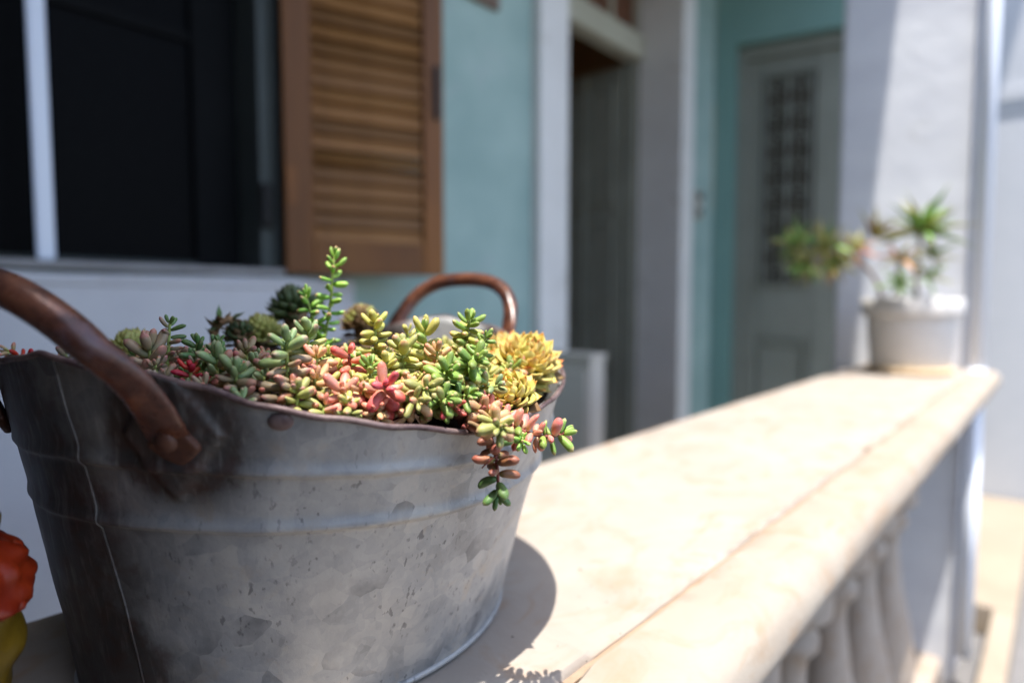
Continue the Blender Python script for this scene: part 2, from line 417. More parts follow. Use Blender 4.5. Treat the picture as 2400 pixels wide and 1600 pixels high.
# ------------------------------------------------------------------ front door: white surround, one leaf standing open
fd = thing('front_door', 'white framed doorway with a grey green leaf standing open inwards', 'door', (FX, 2.5, FLOOR_Z))
DL = Vector((FX, 2.5, FLOOR_Z))
def dpart(name, b, m, parent=None, lab=None):
    o = local(b, DL).build(name, M[m], parent or fd)
    if lab: o['label'] = lab
    return o
dpart('surround', MB().box(FX-.205, FX+.04, DY0+.001, 2.020, FLOOR_Z, DZ1-.16, .006), 'trim')
dpart('surround', MB().box(FX-.205, FX+.04, 2.962, DY1-.001, FLOOR_Z, DZ1-.16, .006), 'trim')
dpart('surround', MB().box(FX-.204, FX+.041, DY0+.002, DY1-.002, DZ1-.158, DZ1-.001, .006), 'trim')
dpart('transom', MB().box(FX-.26, FX-.17, 2.0205, 2.9615, 1.215, 1.335, .008), 'cream_bar', lab='cream transom bar across the doorway')
for i in range(4):
    ya = 2.03+i*.232
    p = dpart('fanlight_pane', MB().box(FX-.232, FX-.226, ya, ya+.21, 1.345, DZ1-.17), 'fanlight')
    dpart('glazing_bar', MB().box(FX-.25, FX-.205, ya+.211, ya+.231, 1.336, DZ1-.165, .003), 'cream_bar')
leaf = dpart('door_leaf', MB().box(-2.215, -1.765, 2.905, 2.945, FLOOR_Z+.01, 1.20, .004), 'dark_door', lab='grey green panelled leaf open at a right angle')
for xa, xb in ((-2.165, -2.02), (-1.97, -1.81)):
    for za, zb in ((-.98, -.42), (-.34, .42), (.5, 1.1)):
        dpart('panel', MB().box(xa+.03, xb-.03, 2.896, 2.9045, za+.03, zb-.03, .003), 'dark_door', leaf)
        fr = MB()
        for a0, a1, b0, b1 in ((xa, xa+.022, za, zb), (xb-.022, xb, za, zb), (xa+.0222, xb-.0222, za, za+.022), (xa+.0222, xb-.0222, zb-.022, zb)):
            fr.box(a0, a1, 2.890, 2.9045, b0, b1, .004)
        dpart('moulding', fr, 'dark_door', leaf)
dpart('meeting_bar', MB().box(-2.012, -1.978, 2.882, 2.9045, FLOOR_Z+.02, 1.19, .006), 'dark_door', leaf)
kb = MB().lathe([(.004, 0), (.012, .002), (.012, .018), (.03, .03), (.036, .05), (.024, .066), (.004, .07)], seg=20)
kb.v = [(v[0]-2.155, 2.904-v[2], v[1]+.295) for v in kb.v]; dpart('door_knob', kb, 'iron', leaf)
dpart('door_frame', MB().box(-1.76, -1.708, 2.915, 2.961, FLOOR_Z, 1.213, .004), 'dark_door')

# bell box on the strip of wall past the door
bb = thing('doorbell', 'small grey doorbell box on the aqua wall past the doorway', 'doorbell', (FX, 3.222, .505))
MB().box(0, .022, -.03, .03, -.075, .075, .006).build('backplate', M['cabinet'], bb)
MB().box(.0222, .034, -.018, .018, .022, .06, .005).build('button', M['iron'], bb)
MB().box(.0222, .030, -.018, .018, -.06, -.02, .005).build('speaker_grille', M['iron'], bb)

# grey cabinet standing by the doorway
cb = thing('cabinet', 'plain pale grey cabinet standing on the porch by the doorway', 'cabinet', (-1.33, 1.93, FLOOR_Z))
CH = .918
MB().box(-.13, .118, -.12, -.03, 0, CH-.02, .005).build('body', M['cabinet'], cb)
MB().box(-.135, .123, -.128, -.025, CH-.0195, CH, .004).build('top', M['cabinet'], cb)
MB().box(-.115, .103, -.129, -.1205, .06, CH-.06, .003).build('cabinet_door', M['cabinet'], cb)

# ------------------------------------------------------------------ far end wall with the second door
EA = R(13)
end = thing('end_wall', 'green aqua wall closing the far end of the porch', 'wall', (FX+.002, 3.425, FLOOR_Z), rotz=EA)
def erot(b):            # built as wall in local x plane -> lay along local x
    b.v = [(v[1], -v[0], v[2]) for v in b.v]; return b
erot(wall_grid(0, -.16, 0.0, 1.18, 0, ROOF_Z-FLOOR_Z+.5, [(.105, .80, 0, 2.47)])).build('wall', M['aqua_green'], end)
d2 = thing('porch_door', 'grey wooden door with an iron grille over its narrow glass', 'door', (FX+.002, 3.425, FLOOR_Z), rotz=EA)
def ppart(name, b, m, parent=None, lab=None):
    o = b.build(name, M[m], parent or d2)
    if lab: o['label'] = lab
    return o
x0, x1, zt = .107, .798, 2.465
ppart('frame', MB().box(x0, x0+.05, .05, .14, 0, zt, .005), 'grey_door')
ppart('frame', MB().box(x1-.05, x1, .05, .14, 0, zt, .005), 'grey_door')
ppart('frame', MB().box(x0+.0505, x1-.0505, .05, .14, zt-.07, zt, .005), 'grey_door')
gx0, gx1, gz0, gz1 = .235, .50, 1.19, 2.30
ppart('stile', MB().box(x0+.052, gx0, .075, .115, .004, zt-.073, .004), 'grey_door')
ppart('stile', MB().box(gx1, x1-.052, .075, .115, .004, zt-.073, .004), 'grey_door')
ppart('rail', MB().box(gx0+.001, gx1-.001, .076, .114, gz1, zt-.073, .003), 'grey_door')
ppart('rail', MB().box(gx0+.001, gx1-.001, .076, .114, .9, gz0, .003), 'grey_door')
ppart('rail', MB().box(gx0+.001, gx1-.001, .076, .114, .004, .2, .003), 'grey_door')
ppart('panel', MB().box(gx0+.001, gx1-.001, .088, .108, .2, .9), 'grey_door')
pm = MB()
for a0, a1, b0, b1 in ((gx0+.01, gx0+.035, .215, .885), (gx1-.035, gx1-.01, .215, .885), (gx0+.036, gx1-.036, .215, .24), (gx0+.036, gx1-.036, .86, .885)):
    pm.box(a0, a1, .074, .0875, b0, b1, .005)
ppart('moulding', pm, 'grey_door')
ppart('glass', MB().box(gx0+.001, gx1-.001, .098, .104, gz0, gz1), 'brown_glass')
gr = MB(); gxm = (gx0+gx1)/2
for gx in (gx0+.02, gxm, gx1-.02): gr.tube([(gx, .066, gz0-.02), (gx, .066, gz1+.02)], .007, 8)
for gz in (gz0, gz1): gr.tube([(gx0-.01, .066, gz), (gx1+.01, .066, gz)], .007, 8)
grl = ppart('grille', gr, 'grey_door', lab='wrought iron grille of uprights and scrolls')
nsc = 8
for r_ in range(nsc):
    zc = gz0+(r_+.5)*(gz1-gz0)/nsc
    for sx in (-1, 1):
        pts = []
        for q in range(26):
            a = q/25*3.6*math.pi; rr = .052*(1-q/34)
            pts.append((gxm+sx*(.058-rr*math.cos(a)*.9), .066, zc+rr*math.sin(a)*1.3))
        MB().tube(pts, .0042, 6).build('scroll', M['grey_door'], grl)

# ------------------------------------------------------------------ end pier, pipe, street side
PY = 2.45
pier = MB().box(-.618, -.232, PY, PY+.45, STREET_Z, ROOF_Z, .012).build('pier', M['whitewash'], loc=(0, 0, 0))
tag(pier, 'whitewashed pier at the far end of the balustrade, half sunlit', 'pier')
pipe = thing('drainpipe', 'white drainpipe running down beside the pier', 'pipe', (-.204, PY-.01, STREET_Z))
MB().tube([(0, 0, .12), (0, 0, 1.0)], .023, 20).build('pipe_length', M['pvc'], pipe, True)
MB().tube([(0, 0, 1.0005), (0, 0, ROOF_Z-STREET_Z)], .023, 20).build('pipe_length', M['pvc'], pipe, True)
MB().tube([(0, 0, .955), (0, 0, 1.04)], .0265, 20).build('coupling', M['pvc'], pipe, True)
for z in (.45, 1.7, 2.6): MB().box(-.02, .02, .0, .009, z, z+.02, .002).build('bracket', M['pvc'], pipe)

nb = thing('neighbouring_house', 'white neighbouring house wall with a projecting string course past the pier', 'house', (.4, 4.6, STREET_Z))
MB().box(-1.3, 3.5, 0, .3, 0, 6).build('wall', M['neighbour'], nb)
MB().box(-.99, 3.5, -.020, -.0005, 2.36, 2.44, .004).build('string_course', M['neighbour'], nb)
MB().box(-.98, 3.5, -.009, -.0005, 2.30, 2.3595, .003).build('string_course', M['neighbour'], nb)
nbb = MB().box(-1.2, -.20, -1.2, -.001, 5.2, 5.35, .01).build('balcony_slab', M['concrete'], nb)

# ------------------------------------------------------------------ balustrade
XL, XJ, XR = -.523, -.209, -.168        # left edge, joint between the stones, start of the rounded nose
BY0, BY1 = -.498, PY-.002
bal = thing('stone_balustrade', 'pale limestone balustrade with a rounded coping in full sun', 'balustrade', (-.3, .8, STREET_Z))
BL = Vector((-.3, .8, STREET_Z))
def coping(x_prof, ny, name, mat, amp, lab, jag=None):
    n = len(x_prof); vs = []
    for i in range(ny+1):
        y = BY0+(BY1-BY0)*i/ny
        for k, (x, z) in enumerate(x_prof):
            dx = noise.noise(Vector((y*6, k*1.7, 3)))*amp; dz = noise.noise(Vector((y*8, x*30, 9)))*amp*.6
            if jag and k in jag:
                dx += noise.noise(Vector((y*45, 1.3, k)))*.0016 + max(0, noise.noise(Vector((y*19, 7.7, k)))-.28)*.012*jag[k]
            vs.append((x+dx-BL.x, y-BL.y, z+(dz if z > LEDGE_Z-.02 else 0)-BL.z))
    fs = [(i*n+k, i*n+(k+1) % n, (i+1)*n+(k+1) % n, (i+1)*n+k) for i in range(ny) for k in range(n)] + [tuple(range(n)), tuple(ny*n+k for k in range(n))]
    o = mesh_obj(name, vs, fs, mat, bal, True); o['label'] = lab
    try:
        o.data.set_sharp_from_angle(angle=R(40))
    except Exception: pass
    return o
Z = LEDGE_Z
cp = [(XL, Z-.05), (XL, Z-.006), (XL+.006, Z)] + [(XL+.006+(XJ-.0022-.003-XL-.006)*k/8, Z) for k in range(1, 9)] + [(XJ-.0022, Z-.0035), (XJ-.0022, Z-.05)]
coping(cp, 420, 'coping_slab', M['limestone'], .0007, 'broad flat limestone slab of the coping', {10: -1, 11: -1, 1: .6})
rr = .028
ns = [(XJ+.0015, Z-.07), (XJ+.0015, Z-.004), (XJ+.005, Z-.0005), ((XJ+XR)/2, Z)] + [(XR+rr*math.sin(a), Z-rr+rr*math.cos(a)) for a in [math.pi*q/14 for q in range(0, 15)]]
coping(ns, 420, 'nosing', M['nosing'], .0012, 'rounded limestone nosing along the street side', {1: 1, 2: 1})
local(MB().box(XJ-.0028, XJ+.0028, BY0, BY1, Z-.048, Z-.0048), BL).build('mortar_joint', M['mortar'], bal)
# moulding under the nosing and bed under the slab
local(MB().box(-.46, -.196, BY0, BY1, Z-.105, Z-.0725, .006), BL).build('moulding', M['baluster'], bal)
local(MB().box(-.44, -.215, BY0, BY1, Z-.16, Z-.1055, .012), BL).build('moulding', M['baluster'], bal)
local(MB().box(-.455, XJ-.002, BY0, BY1, Z-.0715, Z-.0505, .003), BL).build('bed_stone', M['baluster'], bal)
local(MB().box(-.46, -.26, BY0, BY1, STREET_Z, -1.16, .012), BL).build('plinth', M['baluster'], bal)
bp = [(.062, 0), (.062, .05), (.046, .06), (.05, .075), (.04, .09), (.062, .15), (.07, .2), (.062, .27), (.04, .36), (.03, .44), (.032, .47), (.045, .485), (.046, .5), (.036, .512), (.06, .53), (.062, .535), (.062, .6245)]
b0 = None
for i in range(16):
    y = -.45+i*.25
    if y > PY-.55: break
    if b0 is None: o = b0 = MB().lathe([(r*1.15, z) for r, z in bp], seg=28).build('baluster', M['baluster'], bal, True)
    else: o = b0.copy(); C.objects.link(o); o.parent = bal
    o.location = (-.325-BL.x, y-BL.y, -1.16-BL.z); o.scale = (1, 1, (.785-.0005)/.6245)
    o.rotation_euler = (0, 0, rng.uniform(0, 6))

# ------------------------------------------------------------------ the tub
CX, CY, RA, RB = -.385, .238, .168, .170
BA, BB = .138, .116
ZB = LEDGE_Z+.0015
ZT = [(-105, -.034), (-97, -.0295), (-89, -.0284), (-78, -.0250), (-74, -.0228), (-70, -.0247), (-64, -.0278), (-59, -.0288), (-55, -.030), (-48, -.0347), (-39, -.0436), (-30, -.0501),
      (-19, -.0565), (-6, -.0635), (1, -.0631), (8, -.0616), (18, -.0576), (30, -.0535), (45, -.047), (60, -.0395), (77, -.030), (87, -.0221), (98, -.0176), (104, -.0143),
      (112, -.016), (123, -.0231), (150, -.045), (180, -.055), (205, -.055), (232, -.046), (255, -.034)]
def zrim(a):
    d = math.degrees(a)
    while d < -105: d += 360
    while d > 255: d -= 360
    for (p, zp), (q, zq) in zip(ZT, ZT[1:]):
        if p <= d <= q:
            t = (d-p)/(q-p); t = t*t*(3-2*t)*.5+t*.5
            return zp+(zq-zp)*t
    return -.034
LUG_A = [R(-52), R(-103), R(82), R(124)]
LUG_Z = -.057
def tub_point(a, z, off=0.0):
    zt = zrim(a); t = min(1, max(0, (zt-z)/(zt-ZB)))
    # flare: gently concave
    f = t*1.16-.16*t*t
    ra, rb = RA+(BA-RA)*f+off, RB+(BB-RB)*f+off
    return Vector((CX+rb*math.cos(a), CY+ra*math.sin(a), z))
def relief(a, z):
    zt = zrim(a); h = 0
    for zb, k, s in ((-.0795, .25, .0027), (-.1055, .15, .0027)):
        c = zb+k*(zt+.06); d = z-c
        da_ = abs((a-R(-95)+math.pi) % (2*math.pi)-math.pi); s *= .35+.65*min(1, da_/.6)
        h += s*(math.exp(-(d/.0042)**2) if d > 0 else math.exp(-(d/.0015)**2))
    for la in LUG_A:
        if la == LUG_A[1]: continue
        da = (a-la+math.pi) % (2*math.pi)-math.pi
        d = abs(da*.165)/.021+abs(z-LUG_Z)/.030
        if d < 1.25:
            q = min(1, max(0, (1.12-d)/.22)); h += .0026*q*q*(3-2*q)
            h += .0012*math.exp(-((d-1)/.07)**2)
    h += .0012*noise.noise(Vector((math.cos(a)*3, math.sin(a)*3, z*18)))+.0005*noise.noise(Vector((math.cos(a)*9, math.sin(a)*9, z*50)))
    fade = min(1, max(0, (z-ZB)/.01)); return h*fade
for la in LUG_A[:2]: RUST_SHADE.append((tuple(tub_point(la, LUG_Z)), .055))
RUST_SHADE.append(((-.43, .045, -.11), .205)); RUST_SHADE.append((tuple(tub_point(R(-80), -.19)), .09)); RUST_SHADE.append((tuple(tub_point(R(-100), -.05)), .09))  # wide near-end patches: some rust, mostly shade painted into the zinc
for la in LUG_A[2:]: RUST_SHADE.append((tuple(tub_point(la, -.03)), .03))
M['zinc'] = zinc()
tub = thing('galvanised_tub', 'weathered galvanised metal tub with rusty handles, planted with succulents', 'tub', (CX, CY, LEDGE_Z))
TL = Vector((CX, CY, LEDGE_Z))
NA, NZ = 420, 230
vs = []; fs = []
for j in range(NZ+1):
    t = j/NZ
    for i in range(NA):
        a = 2*math.pi*i/NA; zt = zrim(a); z = zt+(ZB-zt)*t
        vs.append(tub_point(a, z, relief(a, z))-TL)
for j in range(NZ):
    for i in range(NA):
        fs.append((j*NA+i, j*NA+(i+1) % NA, (j+1)*NA+(i+1) % NA, (j+1)*NA+i))
fs.append(tuple(NZ*NA+i for i in range(NA)))
n0 = len(vs); NI = 24
for j in range(NI+1):
    t = j/NI*.75
    for i in range(NA):
        a = 2*math.pi*i/NA; zt = zrim(a); z = zt+(ZB-zt)*t
        vs.append(tub_point(a, z, relief(a, z)-.0016)-TL)
for j in range(NI):
    for i in range(NA):
        fs.append((n0+j*NA+i, n0+(j+1)*NA+i, n0+(j+1)*NA+(i+1) % NA, n0+j*NA+(i+1) % NA))
for i in range(NA): fs.append((i, n0+i, n0+(i+1) % NA, (i+1) % NA))
fs.append(tuple(n0+NI*NA+i for i in range(NA)))
# the shader reads object coordinates: keep them as scene measures by leaving the mesh at the tub's own origin
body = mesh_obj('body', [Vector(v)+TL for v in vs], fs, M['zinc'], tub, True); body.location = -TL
rim = MB().tube([tub_point(2*math.pi*i/300, zrim(2*math.pi*i/300), .0006+.0005*noise.noise(Vector((i*.09, 4, 2))))-TL+Vector((0, 0, .0005*noise.noise(Vector((i*.2, 1, 7))))) for i in range(300)],
                [.0015+.0003*noise.noise(Vector((i*.13, 2, 5))) for i in range(300)], 10, closed=True)
rim.build('rim', M['rim'], tub, True)
# base hoop
MB().tube([tub_point(2*math.pi*i/200, ZB+.0022, .0002)-TL for i in range(200)], .0020, 8, closed=True).build('foot_ring', M['zinc'], tub, True)
# side seams
for sa_, sb_ in ((R(-71.5), R(-63)), (R(108), R(112))):
    sv = []; sf = []; n = 70
    for j in range(n+1):
        t = j/n; a = sa_+(sb_-sa_)*t; zt = zrim(a)-.001; z = zt+(ZB+.001-zt)*t
        for da, off in ((-.010, .0001), (-.008, .0006), (.0, .0008), (.0022, .0008), (.003, .0001)):
            sv.append(tub_point(a+da, z, relief(a+da, z)+off)-TL)
    for j in range(n):
        for k in range(4): sf.append((j*5+k, j*5+k+1, (j+1)*5+k+1, (j+1)*5+k))
    sm = mesh_obj('seam', [v+TL for v in sv], sf, M['zinc'], tub, True); sm.location = -TL
# handles
def handle(a1, a2, z_end, apex_out, apex_z, rad):
    am = (a1+a2)/2
    p1, p2 = tub_point(a1, z_end, .0035), tub_point(a2, z_end, .0035)
    mid = (p1+p2)/2
    outv = Vector((math.cos(am), math.sin(am), 0))
    apex = tub_point(am, zrim(am), apex_out); apex.z = apex_z
    upv = apex-mid; half = (p1-p2)/2
    pts = []; n = 56; radii = []
    for i in range(n+1):
        f = math.pi*i/n
        c_, s_ = math.cos(f), math.sin(f)
        c2 = math.copysign(abs(c_)**.80, c_); s2 = abs(s_)**.60
        p = mid+half*c2*1.02+upv*s2
        e = min(i, n-i)/n
        if e < .12:                              # hug the tub near the ends
            k = 1-e/.12; pa = a1 if i < n/2 else a2
            q = tub_point(pa, z_end+(p.z-z_end)*1.0, .0045); p = p.lerp(q, k*.35)
        pts.append(p-TL)
        fl = max(0, 1-e/.15)
        radii.append((rad*(1-.68*fl), rad*(1+.38*fl)))
    h = MB().tube(pts, radii, 18, ref0=(math.cos(a1), math.sin(a1), -.32)).build('handle', M['handle'], tub, True)
    for pa in (a1, a2):
        c = tub_point(pa, z_end, 0); nrm = Vector((math.cos(pa), math.sin(pa), -.32)).normalized()
        tx = Vector((-math.sin(pa), math.cos(pa), 0)); tz = nrm.cross(tx)
        dv = (pts[4]-pts[0]) if pa == a1 else (pts[-5]-pts[-1])
        uz = (dv-nrm*dv.dot(nrm)).normalized(); uz = (uz*.75+tx*(-.6 if pa == a1 else .6)).normalized(); ux = uz.cross(nrm)
        # flattened strap end
        b = MB(); outl = [(-.0088, .006), (.0088, .006), (.0092, -.002), (.0070, -.013), (-.0070, -.013), (-.0092, -.002)]
        b.add([c+ux*x+uz*y+nrm*o-TL for o in (.001, .0056) for x, y in outl], [tuple(range(6)), tuple(range(6, 12))]+[(k, (k+1) % 6, (k+1) % 6+6, k+6) for k in range(6)])
        lg = b.build('handle_lug', M['lug'], h)
        bv = lg.modifiers.new('bevel', 'BEVEL'); bv.width = .0022; bv.segments = 3
        rv = MB(); prof = [(.0001, .0030), (.003, .0026), (.0048, .0012), (.0052, 0)]
        vs2 = []
        for r, o in prof:
            for q in range(14):
                t = 2*math.pi*q/14; vs2.append(c+(ux*math.cos(t)+uz*math.sin(t))*r+nrm*(.0055+o)-TL)
        rv.add(vs2, [(i*14+q, i*14+(q+1) % 14, (i+1)*14+(q+1) % 14, (i+1)*14+q) for i in range(3) for q in range(14)])
        rv.build('rivet', M['lug'], h, True)
    return h
handle(LUG_A[0], LUG_A[1], LUG_Z, .030, .010, .0070)['label'] = 'near rusty brown bar handle in the shade'
handle(LUG_A[2], LUG_A[3], -.045, .028, .020, .0064)['label'] = 'far rusty brown bar handle in the sun'
# dark rivet on the side
rv = MB(); c = tub_point(R(-36.3), -.0512, .0005); nr = Vector((math.cos(R(-36.3)), math.sin(R(-36.3)), -.32)).normalized(); tx = nr.cross(Vector((0, 0, 1))).normalized(); tz = nr.cross(tx)
rv.add([c+(tx*math.cos(2*math.pi*q/16)*1.25+tz*math.sin(2*math.pi*q/16))*r+nr*o-TL for r, o in ((.0001, .0014), (.0022, .0013), (.0035, .0006), (.0044, -.0004)) for q in range(16)],
       [(i*16+q, i*16+(q+1) % 16, (i+1)*16+(q+1) % 16, (i+1)*16+q) for i in range(3) for q in range(16)])
rv.build('rivet', M['rim'], tub, True)
# soil
def soil_z(x, y):
    r2 = ((x-CX)/RB)**2+((y-CY)/RA)**2
    return -.058+.026*(1-min(1, r2))+.003*noise.noise(Vector((x*60, y*60, 1)))
sv = []; sf = []; NR, NS = 26, 96
for j in range(NR+1):
    for i in range(NS):
        a = 2*math.pi*i/NS; r = .955*j/NR
        x, y = CX+(RB-.001)*r*math.cos(a), CY+(RA-.001)*r*math.sin(a)
        zlim = zrim(a)-.006
        sv.append(Vector((x, y, min(soil_z(x, y), zlim if r > .8 else 9)))-TL)
for j in range(NR):
    for i in range(NS): sf.append((j*NS+i, j*NS+(i+1) % NS, (j+1)*NS+(i+1) % NS, (j+1)*NS+i))
so = mesh_obj('potting_soil', sv, sf, M['soil'], None, True); so.location = TL
tag(so, 'dark crumbly soil filling the tub under the succulents', 'soil', kind='stuff')

# ------------------------------------------------------------------ succulents
def leaf_mat(name, base, mid, tip, spots=None, sss=.35, rough=.5, p1=.45, p2=.86):
    s = Nodes(name)
    sp = s.n('SeparateXYZ'); s.l(s.co.outputs['Generated'], sp.inputs[0])
    oi = s.n('ObjectInfo')
    nz = s.noise(3.0, 4, .6, vec=s.co.outputs['Generated'])
    t = s.math('ADD', sp.outputs[2], s.math('MULTIPLY', s.math('SUBTRACT', nz.outputs['Fac'], .5), .35))
    t = s.math('ADD', t, s.math('MULTIPLY', s.math('SUBTRACT', oi.outputs['Random'], .5), .22))
    col = s.ramp(t, [(.12, base), (p1, mid), (p2, mid), (min(1, p2+.13), tip)])
    hs = s.n('HueSaturation'); s.l(col, hs.inputs['Color'])
    s.l(s.math('ADD', .485, s.math('MULTIPLY', oi.outputs['Random'], .03)), hs.inputs['Hue'])
    r2 = s.math('FRACT', s.math('MULTIPLY', oi.outputs['Random'], 7.31)); s.l(s.math('ADD', .72, s.math('MULTIPLY', r2, .3)), hs.inputs['Value']); hs.inputs['Saturation'].default_value = 1.12
    c = hs.outputs['Color']
    d = s.noise(11, 5, .7, vec=s.co.outputs['Generated'])
    c = s.mix(s.ramp(d.outputs['Fac'], [(.62, 0.0), (.72, .5)]), c, spots or tip)
    wx = s.noise(4, 5, .7, vec=s.co.outputs['Generated']); c = s.mix(s.ramp(wx.outputs['Fac'], [(.5, 0.0), (.75, .14)]), c, '#cfcab8')
    fine = s.noise(40, 3, .6, vec=s.co.outputs['Generated'])
    s.bump(fine.outputs['Fac'], .12, .0004)
    return s.set(color=c, rough=rough, spec=.45, sss=sss, sssr=(.8, .5, .2), ssss=.0022)

PAL = {
 'green':  leaf_mat('leaf_green', '#8ca45a', '#829c55', '#b3a878', '#bd9a7c'),
 'fresh':  leaf_mat('leaf_fresh_green', '#86b250', '#90b862', '#cfae8c', '#c4b078'),
 'blue':   leaf_mat('leaf_blue_green', '#869a68', '#889c70', '#b09a86', '#ae927e'),
 'yellow': leaf_mat('leaf_yellow_green', '#b5b266', '#bab86e', '#cfa680', '#cda27a'),
 'olive':  leaf_mat('leaf_olive', '#97a060', '#a5a76c', '#c09480', '#ba8e78'),
 'peach':  leaf_mat('leaf_peach', '#c4b078', '#d2ae88', '#d2967e', '#cd8874', p1=.4, p2=.75),
 'pink':   leaf_mat('leaf_pink', '#d8b292', '#dc9e90', '#d4867c', '#c87670', p1=.4, p2=.7),
 'coral':  leaf_mat('leaf_coral', '#d99a84', '#da7f77', '#ce6866', '#be5654', p1=.4, p2=.7),
 'mauve':  leaf_mat('leaf_mauve', '#8f8c66', '#a09078', '#ad8074', '#a47066', p1=.4, p2=.72),
 'rosy':   leaf_mat('leaf_rosy_green', '#a0a468', '#b29a76', '#c6887a', '#c07a70', p1=.35, p2=.66),
 'red':    leaf_mat('leaf_red', '#b0544a', '#b8443f', '#a53638', '#8f2c30', p1=.4, p2=.7),
 'dark':   leaf_mat('leaf_dark_green', '#5c7a44', '#5e7c4a', '#757a54', '#807058'),
 'burgundy': leaf_mat('leaf_burgundy', '#8a7a50', '#9c6c56', '#986054', '#865048', p1=.3, p2=.6),
 'semp':   leaf_mat('leaf_houseleek_yellow', '#b0b05c', '#cfc47c', '#c08c58', '#c8a06c', .3, .5, .3, .80),
 'semp2':  leaf_mat('leaf_houseleek_gold', '#b09850', '#c8b070', '#b06c44', '#b8845a', .3, .5, .3, .75),
 'sempg':  leaf_mat('leaf_houseleek_pale', '#8f9850', '#a8aa68', '#9a8658', '#8f8450', .2, .55, .3, .82),
 'sempd':  leaf_mat('leaf_houseleek_dark', '#3c4c2c', '#4a5a38', '#544636', '#504634', .1, .55),
 'dry':    leaf_mat('leaf_dry_brown', '#5c4832', '#70593c', '#523e2e', '#4e3a28', .0, .8),
 'pot1':   leaf_mat('leaf_pot_green', '#5f8040', '#7c9c54', '#a0a268', '#a09860', .1, .5),
 'pot2':   leaf_mat('leaf_pot_olive', '#8a8a50', '#a6a468', '#b49a74', '#aa8e64', .1, .5),
 'pot3':   leaf_mat('leaf_pot_orange', '#b88058', '#c48c64', '#b87854', '#aa6c4a', .1, .5),
}
M['stem'] = plain('sedum_stem', '#8fa052', '#9fa862', 60, .5, .2, 300, .0005)
M['stem_red'] = plain('sedum_stem_red', '#7a4038', '#8f5044', 60, .5, .2, 300, .0005)
M['stem_dry'] = plain('dry_stem', '#7d6448', '#957a5a', 90, .8, .4, 300, .0008)

LEAF = {}
def leaf_mesh(shape, pal):
    key = (shape, pal)
    if key in LEAF: return LEAF[key]
    vs = []; fs = []; seg = 10
    if shape[0] == 'bean':
        n = 9; W, bend = shape[1], shape[2]
        for i in range(n+1):
            t = i/n; u = t**.92
            r = W*(.34+.66*math.sin(math.pi*min(1, .12+.62*u)))*(1 if t < .70 else math.sqrt(max(0, 1-((t-.70)/.30)**2)))
            if t < .12: r *= .55+.45*t/.12
            r = max(r, .004)
            x0 = bend*(t*t-.3*t)
            for k in range(seg):
                a = 2*math.pi*k/seg; vs.append((x0+r*.86*math.cos(a), r*math.sin(a), t))
    else:                                     # pointed leaf, thick in the middle, cupped
        n = 8; W, bend, thick = shape[1], shape[2], shape[3]
        for i in range(n+1):
            t = i/n
            r = W*(.55+.45*math.sin(math.pi*min(1, t*1.15)))*(1 if t < .45 else max(0, 1-((t-.45)/.55)**1.7))
            r = max(r, .006); x0 = bend*t*t
            for k in range(seg):
                a = 2*math.pi*k/seg; y = r*math.sin(a)
                vs.append((x0+r*thick*math.cos(a)+.5*y*y/max(W, .01), y, t))
    for i in range(n):
        for k in range(seg): fs.append((i*seg+k, i*seg+(k+1) % seg, (i+1)*seg+(k+1) % seg, (i+1)*seg+k))
    fs.append(tuple(range(seg))[::-1]); fs.append(tuple(n*seg+k for k in range(seg)))
    me = bpy.data.meshes.new('leaf'); me.from_pydata(vs, [], fs)
    for p in me.polygons: p.use_smooth = True
    me.materials.append(PAL[pal]); LEAF[key] = me
    return me

def put_leaf(root, base, d, upv, length, shape, pal, width=1.0, name='leaf'):
    d = d.normalized(); x = (upv-d*upv.dot(d))
    if x.length < 1e-4: x = d.orthogonal()
    x.normalize(); y = d.cross(x)
    o = bpy.data.objects.new(name, leaf_mesh(shape, pal)); C.objects.link(o); o.parent = root
    m = Matrix((x, y, d)).transposed().to_4x4()
    o.matrix_local = Matrix.Translation(base) @ m @ Matrix.Diagonal((length*width, length*width, length, 1))
    return o

BEANS = [('bean', .205, .16), ('bean', .222, .10), ('bean', .188, .22), ('bean', .212, .02), ('bean', .175, .30), ('bean', .20, -.10)]
def bez(pts, t):
    pts = [Vector(p) for p in pts]
    while len(pts) > 1: pts = [a.lerp(b, t) for a, b in zip(pts, pts[1:])]
    return pts[0]

